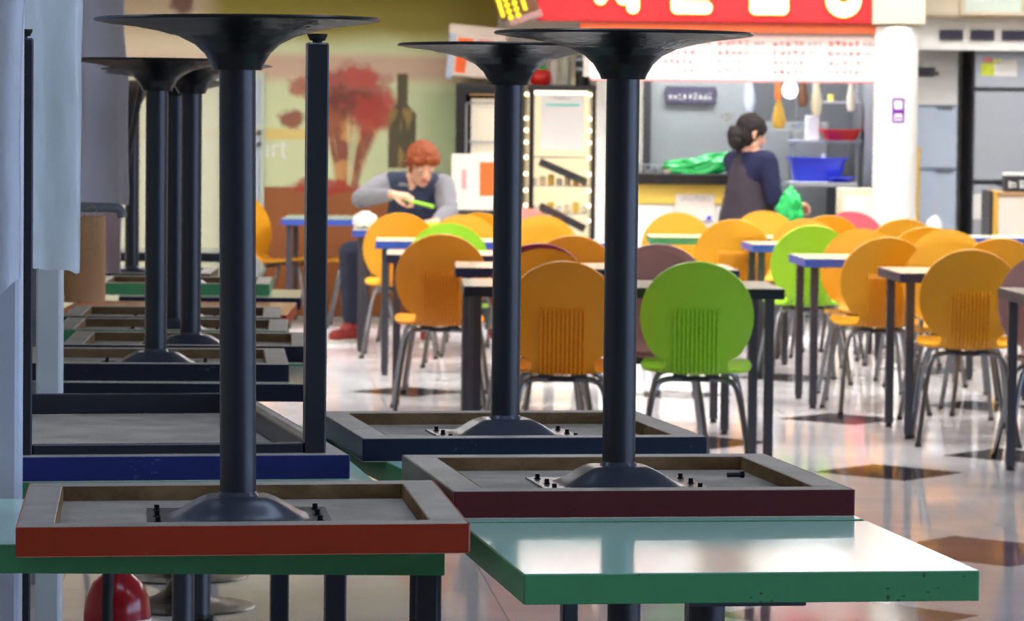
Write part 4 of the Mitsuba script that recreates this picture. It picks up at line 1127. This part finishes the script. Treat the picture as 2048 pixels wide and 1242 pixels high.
part(bxk, 'body', mikit.ply(box(0.275, 0.26, 0.362, (-0.262, 23.55, 0.943), 0.006), 'card_beige'))
part(bxk, 'orange_print', mikit.ply(box(0.10, 0.004, 0.215, (-0.165, 23.4185, 0.965)), 'print_orange'))
part(bxk, 'red_print', mikit.ply(box(0.03, 0.004, 0.125, (-0.316, 23.4185, 0.962)), 'print_pink'))
sl = thing('stool', 'dark stool under the white carton', 'stool')
part(sl, 'seat', mikit.ply(box(0.24, 0.26, 0.03, (-0.262, 23.55, 0.746), 0.004), 'charcoal'))
for sx in (-1, 1):
    for sy in (-1, 1):
        part(sl, 'leg', mikit.ply(box(0.025, 0.025, 0.73, (-0.262 + sx * 0.10, 23.55 + sy * 0.11, 0.365), 0.002), 'charcoal'))
cb = thing('foam_box', 'tilted white box with orange prints on top of the drinks fridge', 'box')
Wc = M(-0.255, 24.62, 1.775, ry=math.radians(5))
part(cb, 'body', mikit.ply(box(0.38, 0.30, 0.30, (0, 0, 0), 0.010), 'card_beige'), Wc)
part(cb, 'corner_strip', mikit.ply(box(0.05, 0.31, 0.34, (-0.17, 0, 0), 0.010), 'pale_blue'), Wc)
part(cb, 'lid', mikit.ply(box(0.40, 0.32, 0.07, (0, 0, 0.165), 0.010), 'card_beige'), Wc)
part(cb, 'orange_print', mikit.ply(box(0.07, 0.004, 0.11, (-0.10, -0.152, -0.07)), 'print_orange'), Wc)
part(cb, 'orange_print', mikit.ply(box(0.10, 0.004, 0.035, (-0.08, -0.152, 0.09)), 'print_orange'), Wc)
part(cb, 'orange_print', mikit.ply(box(0.10, 0.004, 0.02, (0.05, -0.152, 0.10)), 'print_pink'), Wc)
rp = thing('red_pot', 'red round pot with a dark green lid on the display case', 'pot')
part(rp, 'body', mikit.ply(lathe([(0, 0), (0.055, 0), (0.072, 0.03), (0.072, 0.07), (0.052, 0.105), (0, 0.105)], 40), 'red_plastic', smooth=40), M(0.175, 24.6, 1.583))
part(rp, 'lid', mikit.ply(lathe([(0.045, 0.105), (0.042, 0.12), (0.02, 0.14), (0, 0.14)], 32), 'green_plastic', smooth=40), M(0.175, 24.6, 1.583))
for i, (xx, r_, h, c, lab) in enumerate([(0.268, 0.028, 0.17, 'white', 'white canister beside the red pot'), (0.345, 0.034, 0.19, 'pane_green', 'pale green glass jar on the display case'), (0.455, 0.045, 0.20, 'black', 'black jar with pale bands at the right end of the display case')]):
    k = thing('canister', lab, 'jar')
    part(k, 'body', mikit.ply(lathe([(0, 0), (r_, 0), (r_, h * 0.9), (r_ * 0.85, h), (0, h)], 32), c, smooth=40), M(xx, 24.6, 1.583))
    if i == 2:
        for z in (0.10, 0.165):
            part(k, 'band', mikit.ply(lathe([(r_, z), (r_ + 0.001, z), (r_ + 0.001, z + 0.022), (r_, z + 0.022)], 32), 'pale_blue', smooth=40), M(xx, 24.6, 1.583))
ys = thing('neon_sign', 'small tilted sign of yellow glowing bars and beads left of the red sign', 'sign')
Wy = M(-0.035, 23.45, 2.12, ry=math.radians(-18))
part(ys, 'board', mikit.ply(box(0.26, 0.04, 0.34, (0.03, 0.03, 0.05), 0.006), 'wood_brown'), Wy)
part(ys, 'lower_box', mikit.ply(box(0.22, 0.05, 0.05, (0.06, 0.03, -0.145), 0.006), 'mauve'), Wy)
for xx in (-0.075, 0.075):
    part(ys, 'bar', {**mikit.ply(tube([(xx, 0, -0.10), (xx, 0, 0.2)], 0.013, 10), 'yellow_tube'), 'emitter': lamp(0.9, (255, 240, 0))}, Wy)
for xx in (-0.03, 0.02):
    for j in range(8):
        part(ys, 'bead', {**mikit.ply(trimesh.creation.icosphere(2, 0.017).apply_translation([xx, 0, -0.115 + 0.04 * j]), 'yellow_tube'), 'emitter': lamp(1.1, (255, 242, 0))}, Wy)
one('white_bag', crumple(0.07, 0.06, 0.05, 3, 4, 0.35), 'white', 'crumpled white bag on the blue edged table by the seated person', 'bag', smooth=35, to_world=M(-0.86, 21.2, HD + 0.048))
one('small_bowl', lathe([(0, 0), (0.025, 0), (0.042, 0.035), (0.038, 0.035), (0.022, 0.005), (0, 0.005)], 28), 'lime_yellow', 'small yellow green bowl on the table in front of the seated person', 'bowl', smooth=40, to_world=M(-0.47, 21.35, HD))
for i, (x, y, s) in enumerate([(0.10, 0.06, 1), (-0.17, 0.02, 2), (0.2, -0.08, 3)]):
    pass
sc = thing('loose_bolt', 'loose steel bolt lying in the recess of the maroon edged table', 'bolt')
scene[sc] = mikit.ply(cat(tube([(0, 0, 0.004), (0.022, 0.004, 0.004)], 0.0035, 8), tube([(0.022, 0.004, 0.005), (0.027, 0.005, 0.005)], 0.006, 6)), 'screw', to_world=M(0.345, 5.79, HT + 0.019))


# ------------------------------------------------------------------ people
def ball(p, r):
    return m3.Manifold.sphere(r, 20).translate(list(map(float, p)))


def bone(a, b, ra, rb):
    return m3.Manifold.batch_hull([ball(a, ra), ball(b, rb)])


def blend(solids, edge=0.014, it=8):
    s = m3.Manifold.batch_boolean(solids, m3.OpType.Add).refine_to_length(edge)
    q = s.to_mesh()
    m = trimesh.Trimesh(q.vert_properties[:, :3], q.tri_verts, process=True)
    v0 = np.array(m.vertices)
    trimesh.smoothing.filter_taubin(m, 0.5, 0.53, it)
    bad = ~(np.linalg.norm(m.vertices - v0, axis=1) < 0.02)
    v1 = np.array(m.vertices)
    v1[bad] = v0[bad]
    m.vertices = v1
    return m


def head_solids(c, f, u, s=1.0):
    """Skull, jaw, nose, ears and neck stub of a head centred at c, facing f, crown towards u."""
    c, f, u = (np.asarray(q, float) for q in (c, f, u))
    f = f / np.linalg.norm(f)
    u = u - f * (u @ f)
    u /= np.linalg.norm(u)
    r_ = np.cross(f, u)
    P = lambda a, b, d: c + s * (a * r_ + b * f + d * u)
    sol = [m3.Manifold.batch_hull([ball(P(0, -0.012, 0.035), 0.080 * s), ball(P(0, 0.018, 0.028), 0.074 * s), ball(P(0, 0.03, -0.045), 0.052 * s)]),
           m3.Manifold.batch_hull([ball(P(0, 0.03, -0.045), 0.050 * s), ball(P(0, 0.060, -0.092), 0.026 * s), ball(P(0.03, 0.02, -0.07), 0.03 * s), ball(P(-0.03, 0.02, -0.07), 0.03 * s)]),
           m3.Manifold.batch_hull([ball(P(0, 0.090, 0.012), 0.008 * s), ball(P(0, 0.108, -0.026), 0.012 * s), ball(P(0.014, 0.090, -0.03), 0.008 * s), ball(P(-0.014, 0.090, -0.03), 0.008 * s)]),
           bone(P(-0.035, 0.080, 0.028), P(0.035, 0.080, 0.028), 0.012 * s, 0.012 * s)]
    for k in (-1, 1):
        sol.append(m3.Manifold.batch_hull([ball(P(k * 0.078, -0.01, 0.018), 0.013 * s), ball(P(k * 0.074, -0.005, -0.028), 0.010 * s), ball(P(k * 0.082, -0.022, 0.0), 0.011 * s)]))
    return sol, P


def hand_solids(wrist, d, palm_n, s=1.0, curl=0.9, side=1):
    """Palm, four curled fingers and a thumb; d runs from the wrist to the knuckles, palm_n is the palm's inner side."""
    d = np.asarray(d, float) / np.linalg.norm(d)
    n = np.asarray(palm_n, float)
    n = n - d * (n @ d)
    n /= np.linalg.norm(n)
    a = np.cross(d, n) * side
    w = np.asarray(wrist, float)
    P = lambda i, j, k: w + s * (i * d + j * a + k * n)
    sol = [m3.Manifold.batch_hull([ball(P(0, 0, 0), 0.022 * s), ball(P(0.075, 0.030, 0), 0.013 * s), ball(P(0.078, -0.030, 0), 0.013 * s), ball(P(0.03, 0.028, 0.004), 0.016 * s)])]
    for i, (off, L) in enumerate(zip((0.030, 0.010, -0.010, -0.029), (0.040, 0.045, 0.042, 0.033))):
        p, ang = P(0.08, off, 0), 0.35 * curl
        r0 = 0.0092
        for seg, k in ((L, 1.0), (L * 0.7, 0.9), (L * 0.55, 0.8)):
            q = p + s * seg * (math.cos(ang) * d + math.sin(ang) * n)
            sol.append(bone(p, q, r0 * s, r0 * 0.9 * s))
            p, ang, r0 = q, ang + 0.95 * curl, r0 * 0.92
    t0, t1, t2 = P(0.025, 0.030, 0.008), P(0.058, 0.050, 0.026), P(0.080, 0.034, 0.044)
    sol += [bone(t0, t1, 0.013 * s, 0.011 * s), bone(t1, t2, 0.011 * s, 0.0095 * s)]
    return sol


def hair_shell(P, s, m, grow=0.0, front=0.055, low=-0.03):
    sol = m3.Manifold.batch_hull([ball(P(0, -0.014, 0.042), 0.090 * s), ball(P(0, 0.012, 0.048), 0.083 * s), ball(P(0, -0.03, low), 0.070 * s)])
    fringe_ = [ball(P(x, 0.075 - 0.25 * abs(x), 0.070 - 0.2 * abs(x)), 0.028 * s) for x in (-0.055, -0.03, 0.0, 0.03, 0.055)]
    sides = [m3.Manifold.batch_hull([ball(P(k * 0.068, 0.01, 0.05), 0.026 * s), ball(P(k * 0.072, -0.01, -0.005), 0.018 * s)]) for k in (-1, 1)]
    face = m3.Manifold.batch_hull([ball(P(0, 0.085, -0.02), 0.055 * s), ball(P(0, 0.09, -0.09), 0.06 * s), ball(P(0, 0.11, 0.005), 0.05 * s)])
    return m3.Manifold.batch_boolean([sol] + fringe_ + sides, m3.OpType.Add) - face


def tousle(m, amp, seed):
    n = m.vertex_normals
    q = meshkit.fbm(m.vertices * np.array([70, 70, 26]), 3, seed)
    m.vertices = m.vertices + n * ((q - 0.45) * amp)[:, None]
    return m


V = lambda *p: np.array(p, float)
# the seated person
pk = thing('person', 'seated red haired person in grey sleeves and dark vest, bending over the table', 'person')
hip, chest, neck = V(-0.60, 22.20, 0.53), V(-0.605, 22.05, 0.84), V(-0.585, 21.97, 0.985)
hc = V(-0.548, 21.875, 1.075)
hf, hu = V(0.28, -0.80, -0.52), V(0.12, -0.45, 0.88)
SC = 1.06
hs, HP = head_solids(hc, hf, hu, SC)
shR, shL = V(-0.775, 22.03, 0.945), V(-0.425, 22.03, 0.94)
elR, elL = V(-0.905, 21.78, 0.865), V(-0.385, 21.82, 0.78)
wrR, wrL = V(-0.712, 21.55, 0.895), V(-0.455, 21.60, 0.735)
haR = hand_solids(wrR, V(0.85, -0.15, -0.10), V(0.1, 0.25, -1.0), 1.05, 1.25, -1)
haL = hand_solids(wrL, V(-0.45, -0.85, -0.04), V(0, 0.1, -1.0), 1.0, 0.4, 1)
hpR, hpL = V(-0.70, 22.18, 0.52), V(-0.51, 22.18, 0.52)
knR, knL = V(-0.965, 21.80, 0.535), V(-0.50, 21.74, 0.53)
anR, anL = V(-0.955, 21.78, 0.10), V(-0.50, 21.86, 0.10)
skin = hs + [bone(neck, hc + V(0.0, 0.03, -0.05), 0.055, 0.052), m3.Manifold.batch_hull([ball(chest, 0.12), ball(shR + V(0.05, 0, -0.02), 0.055), ball(shL + V(-0.05, 0, -0.02), 0.055), ball(neck, 0.05)]),
             m3.Manifold.batch_hull([ball(chest, 0.12), ball(hip + V(-0.07, 0, 0), 0.11), ball(hip + V(0.07, 0, 0), 0.11)]),
             bone(shR, elR, 0.046, 0.038), bone(elR, wrR, 0.037, 0.026), bone(shL, elL, 0.046, 0.038), bone(elL, wrL, 0.037, 0.026),
             bone(hpR, knR, 0.075, 0.055), bone(knR, anR, 0.052, 0.036), bone(hpL, knL, 0.075, 0.055), bone(knL, anL, 0.052, 0.036),
             bone(anR, anR + V(-0.09, -0.11, -0.06), 0.034, 0.025), bone(anL, anL + V(0, -0.14, -0.06), 0.034, 0.025)] + haR + haL
part(pk, 'body', mikit.ply(blend(skin, 0.010, 8), 'skin', smooth=True))
sw = [bone(shR, elR, 0.072, 0.060), bone(elR, wrR + (elR - wrR) * 0.16, 0.058, 0.040), bone(shL, elL, 0.072, 0.058), bone(elL, wrL + (elL - wrL) * 0.12, 0.056, 0.040),
      m3.Manifold.batch_hull([ball(chest + V(0, 0.02, 0.04), 0.10), ball(shR, 0.068), ball(shL, 0.068), ball(neck + V(0, 0.02, -0.045), 0.062)])]
m = blend(sw, 0.012, 10)
m.vertices += m.vertex_normals * ((meshkit.fbm(m.vertices * 18, 3, 3) - 0.5) * 0.016)[:, None]
part(pk, 'sweater', mikit.ply(m, 'sweater_grey', smooth=True), label='grey long sleeves')
vs = [m3.Manifold.batch_hull([ball(chest + V(0, 0.0, 0.02), 0.135), ball(shR + V(0.045, 0.0, 0.0), 0.078), ball(shL + V(-0.045, 0.0, 0.0), 0.078), ball(neck + V(0, 0.015, -0.03), 0.060)]),
      m3.Manifold.batch_hull([ball(chest, 0.14), ball(hip + V(-0.09, 0, 0.02), 0.125), ball(hip + V(0.09, 0, 0.02), 0.125)])]
m = blend(vs, 0.014, 8)
m.vertices += m.vertex_normals * ((meshkit.fbm(m.vertices * 13, 3, 8) - 0.5) * 0.02)[:, None]
part(pk, 'vest', mikit.ply(m, 'vest_navy', smooth=True))
tr = [bone(hpR, knR, 0.098, 0.076), bone(knR, anR + V(0, 0, 0.05), 0.074, 0.058), bone(hpL, knL, 0.098, 0.076), bone(knL, anL + V(0, 0, 0.05), 0.074, 0.058), m3.Manifold.batch_hull([ball(hip + V(-0.08, 0, -0.02), 0.128), ball(hip + V(0.08, 0, -0.02), 0.128), ball(hip + V(0, 0, 0.05), 0.12)])]
m = blend(tr, 0.014, 8)
m.vertices += m.vertex_normals * ((meshkit.fbm(m.vertices * 15, 3, 5) - 0.5) * 0.016)[:, None]
part(pk, 'trousers', mikit.ply(m, 'denim', smooth=True))
for a_, d_ in ((anR, V(-0.62, -0.78, 0)), (anL, V(0, -1, 0))):
    d_ = d_ / np.linalg.norm(d_)
    toe = V(a_[0], a_[1], 0.045) + d_ * 0.15
    sh = blend([m3.Manifold.batch_hull([ball(a_ + V(0, 0, 0.0), 0.050), ball(V(a_[0], a_[1], 0.05) - d_ * 0.05, 0.048), ball(V(a_[0], a_[1], 0.05) + d_ * 0.07, 0.048)]), m3.Manifold.batch_hull([ball(V(a_[0], a_[1], 0.05) - d_ * 0.05, 0.046), ball(toe, 0.040)])], 0.012, 6)
    sh.vertices[:, 2] = np.maximum(sh.vertices[:, 2], 0.022)
    ks = part(pk, 'shoe', mikit.ply(sh, 'shoe_red', smooth=50))
    c_ = V(a_[0], a_[1], 0) + d_ * 0.055
    so = extrude(affinity.translate(affinity.rotate(affinity.scale(Point(0, 0).buffer(1, quad_segs=10), 0.155, 0.052), math.degrees(math.atan2(d_[1], d_[0]))), c_[0], c_[1]), 0.026)
    part(ks, 'sole', mikit.ply(so, 'white'))
    part(ks, 'sock', mikit.ply(cyl(0.046, 0.11, 0.20, 24, a_[0], a_[1]), 'shoe_red', smooth=40))
hh = blend([hair_shell(HP, SC, None)], 0.008, 6)
part(pk, 'hair', mikit.ply(tousle(hh, 0.018, 3), 'hair_red', smooth=True))
part(pk, 'mouth', mikit.ply(blend([bone(HP(-0.018, 0.094, -0.062), HP(0.018, 0.094, -0.062), 0.006, 0.006)], 0.004, 2), 'lips', smooth=True))
for k_ in (-1, 1):
    ek = part(pk, 'eye', mikit.ply(trimesh.creation.icosphere(2, 0.0085 * SC).apply_translation(HP(k_ * 0.030, 0.0795, 0.002)), 'white', smooth=True))
    part(ek, 'iris', mikit.ply(trimesh.creation.icosphere(2, 0.006 * SC).apply_translation(HP(k_ * 0.030, 0.0845, -0.001)), 'hair_dark', smooth=True))
    part(pk, 'eyebrow', mikit.ply(tube([HP(k_ * 0.014, 0.092, 0.036), HP(k_ * 0.03, 0.091, 0.040), HP(k_ * 0.046, 0.082, 0.035)], 0.0042, 6), 'hair_red', smooth=True))
gp = wrR + V(0.085, -0.03, -0.035)
one('serving_stick', tube([gp + V(-0.02, 0.0, 0.004), gp + V(0.06, -0.02, -0.01), gp + V(0.16, -0.04, -0.034)], [0.008, 0.011, 0.012], 10), 'lime', 'lime green utensil held in the fist of the seated person', 'utensil', smooth=50)
# the standing person
pw = thing('person', 'standing person in a dark navy top and apron, seen from behind at the counter', 'person')
hip, chest, neck = V(1.50, 23.42, 0.70), V(1.515, 23.40, 0.99), V(1.505, 23.38, 1.155)
hc = V(1.512, 23.36, 1.272)
hf, hu = V(0.86, 0.40, -0.22), V(0.12, 0.05, 1)
SC2 = 0.98
hs, HW = head_solids(hc, hf, hu, SC2)
ax = V(-0.52, 0.85, 0) * -1       # from the left shoulder to the right one
ax = V(0.62, -0.78, 0)
shR, shL = chest + ax * 0.165 + V(0, 0, 0.11), chest - ax * 0.165 + V(0, 0, 0.11)
elR, elL = V(1.665, 23.24, 0.86), V(1.50, 23.66, 0.87)
wrR, wrL = V(1.80, 23.38, 0.83), V(1.70, 23.70, 0.84)
hR = hand_solids(wrR, V(0.7, 0.6, -0.1), V(0, 0, -1), 0.95, 0.8, 1)
hL = hand_solids(wrL, V(0.9, 0.2, -0.1), V(0, 0, -1), 0.95, 0.8, -1)
hpR, hpL = hip + ax * 0.085, hip - ax * 0.085
knR, knL, anR, anL = V(1.58, 23.36, 0.40), V(1.50, 23.48, 0.40), V(1.54, 23.36, 0.08), V(1.46, 23.48, 0.08)
skin = hs + [bone(neck, hc + V(-0.01, 0, -0.05), 0.048, 0.046), m3.Manifold.batch_hull([ball(chest, 0.105), ball(shR, 0.05), ball(shL, 0.05), ball(neck, 0.045)]), m3.Manifold.batch_hull([ball(chest, 0.105), ball(hpR, 0.10), ball(hpL, 0.10)]),
             bone(shR, elR, 0.042, 0.035), bone(elR, wrR, 0.034, 0.024), bone(shL, elL, 0.042, 0.035), bone(elL, wrL, 0.034, 0.024),
             bone(hpR, knR, 0.07, 0.05), bone(knR, anR, 0.048, 0.034), bone(hpL, knL, 0.07, 0.05), bone(knL, anL, 0.048, 0.034), bone(anR, anR + V(0.13, 0.06, -0.045), 0.034, 0.026), bone(anL, anL + V(0.13, 0.06, -0.045), 0.034, 0.026)] + hR + hL
part(pw, 'body', mikit.ply(blend(skin, 0.010, 8), 'skin', smooth=True))
tp = [m3.Manifold.batch_hull([ball(chest, 0.128), ball(shR, 0.064), ball(shL, 0.064), ball(neck + V(0, 0, -0.03), 0.058)]), m3.Manifold.batch_hull([ball(chest, 0.128), ball(hpR, 0.118), ball(hpL, 0.118)]),
      bone(shR, elR, 0.064, 0.052), bone(elR, wrR + (elR - wrR) * 0.2, 0.05, 0.036), bone(shL, elL, 0.064, 0.052), bone(elL, wrL + (elL - wrL) * 0.2, 0.05, 0.036)]
m = blend(tp, 0.013, 10)
m.vertices += m.vertex_normals * ((meshkit.fbm(m.vertices * 15, 3, 6) - 0.5) * 0.016)[:, None]
part(pw, 'sweater', mikit.ply(m, 'navy_knit', smooth=True))
bk = V(-0.86, -0.40, 0)
ap = m3.Manifold.batch_boolean([m3.Manifold.batch_hull([ball(chest, 0.137), ball(shL + V(0.02, -0.01, -0.01), 0.062), ball(chest + bk * 0.03 + V(0, 0, 0.12), 0.06)]), m3.Manifold.batch_hull([ball(chest, 0.135), ball(hpR, 0.128), ball(hpL, 0.128)]), m3.Manifold.batch_hull([ball(hpR, 0.126), ball(hpL, 0.126), ball(knR + V(-0.01, 0, 0.02), 0.11), ball(knL + V(-0.01, 0, 0.02), 0.11)])], m3.OpType.Add)
cutb = m3.Manifold.cube([0.6, 0.6, 2.0], True).rotate([0, 0, -52]).translate([1.515 + 0.62 * 0.345, 23.40 - 0.78 * 0.345, 1.20])
ap = ap - m3.Manifold.batch_hull([ball(V(1.72, 23.14, 1.3), 0.19), ball(V(1.72, 23.14, 0.78), 0.16)])
q = ap.refine_to_length(0.014).to_mesh()
m = trimesh.Trimesh(q.vert_properties[:, :3], q.tri_verts, process=True)
trimesh.smoothing.filter_taubin(m, 0.5, 0.53, 8)
m.vertices += m.vertex_normals * ((meshkit.fbm(m.vertices * 12, 3, 9) - 0.5) * 0.014)[:, None]
part(pw, 'apron', mikit.ply(m, 'apron_dark', smooth=True), label='dark grey brown apron')
m = blend([bone(hpR, knR, 0.092, 0.07), bone(knR, anR, 0.068, 0.055), bone(hpL, knL, 0.092, 0.07), bone(knL, anL, 0.068, 0.055)], 0.015, 6)
part(pw, 'trousers', mikit.ply(m, 'denim', smooth=True))
for a_ in (anR, anL):
    d_ = V(0.9, 0.42, 0)
    sh = blend([m3.Manifold.batch_hull([ball(V(a_[0], a_[1], 0.05), 0.048), ball(V(a_[0], a_[1], 0.04) + d_ * 0.15, 0.038), ball(V(a_[0], a_[1], 0.05) - d_ * 0.03, 0.046)])], 0.014, 4)
    sh.vertices[:, 2] = np.maximum(sh.vertices[:, 2], 0.002)
    part(pw, 'shoe', mikit.ply(sh, 'black', smooth=50))
hair = m3.Manifold.batch_boolean([m3.Manifold.batch_hull([ball(HW(0, -0.014, 0.045), 0.092 * SC2), ball(HW(0, 0.015, 0.045), 0.084 * SC2), ball(HW(0, -0.035, -0.02), 0.075 * SC2)]), ball(HW(0, -0.105, -0.035), 0.052), ball(HW(0.01, -0.10, -0.075), 0.048), ball(HW(-0.02, -0.07, -0.075), 0.05),
                                 ball(HW(0.0, -0.12, -0.01), 0.035)], m3.OpType.Add) - m3.Manifold.batch_hull([ball(HW(0, 0.10, -0.03), 0.062), ball(HW(0, 0.09, -0.10), 0.06), ball(HW(0, 0.13, 0.015), 0.055)])
part(pw, 'hair', mikit.ply(tousle(blend([hair], 0.008, 5), 0.020, 12), 'hair_dark', smooth=True))
part(pw, 'mouth', mikit.ply(blend([bone(HW(-0.016, 0.094, -0.062), HW(0.016, 0.094, -0.062), 0.005, 0.005)], 0.004, 2), 'lips', smooth=True))
for k_ in (-1, 1):
    ek = part(pw, 'eye', mikit.ply(trimesh.creation.icosphere(2, 0.0105).apply_translation(HW(k_ * 0.031, 0.081, 0.004)), 'white', smooth=True))
    part(ek, 'iris', mikit.ply(trimesh.creation.icosphere(2, 0.006).apply_translation(HW(k_ * 0.031, 0.088, 0.001)), 'hair_dark', smooth=True))
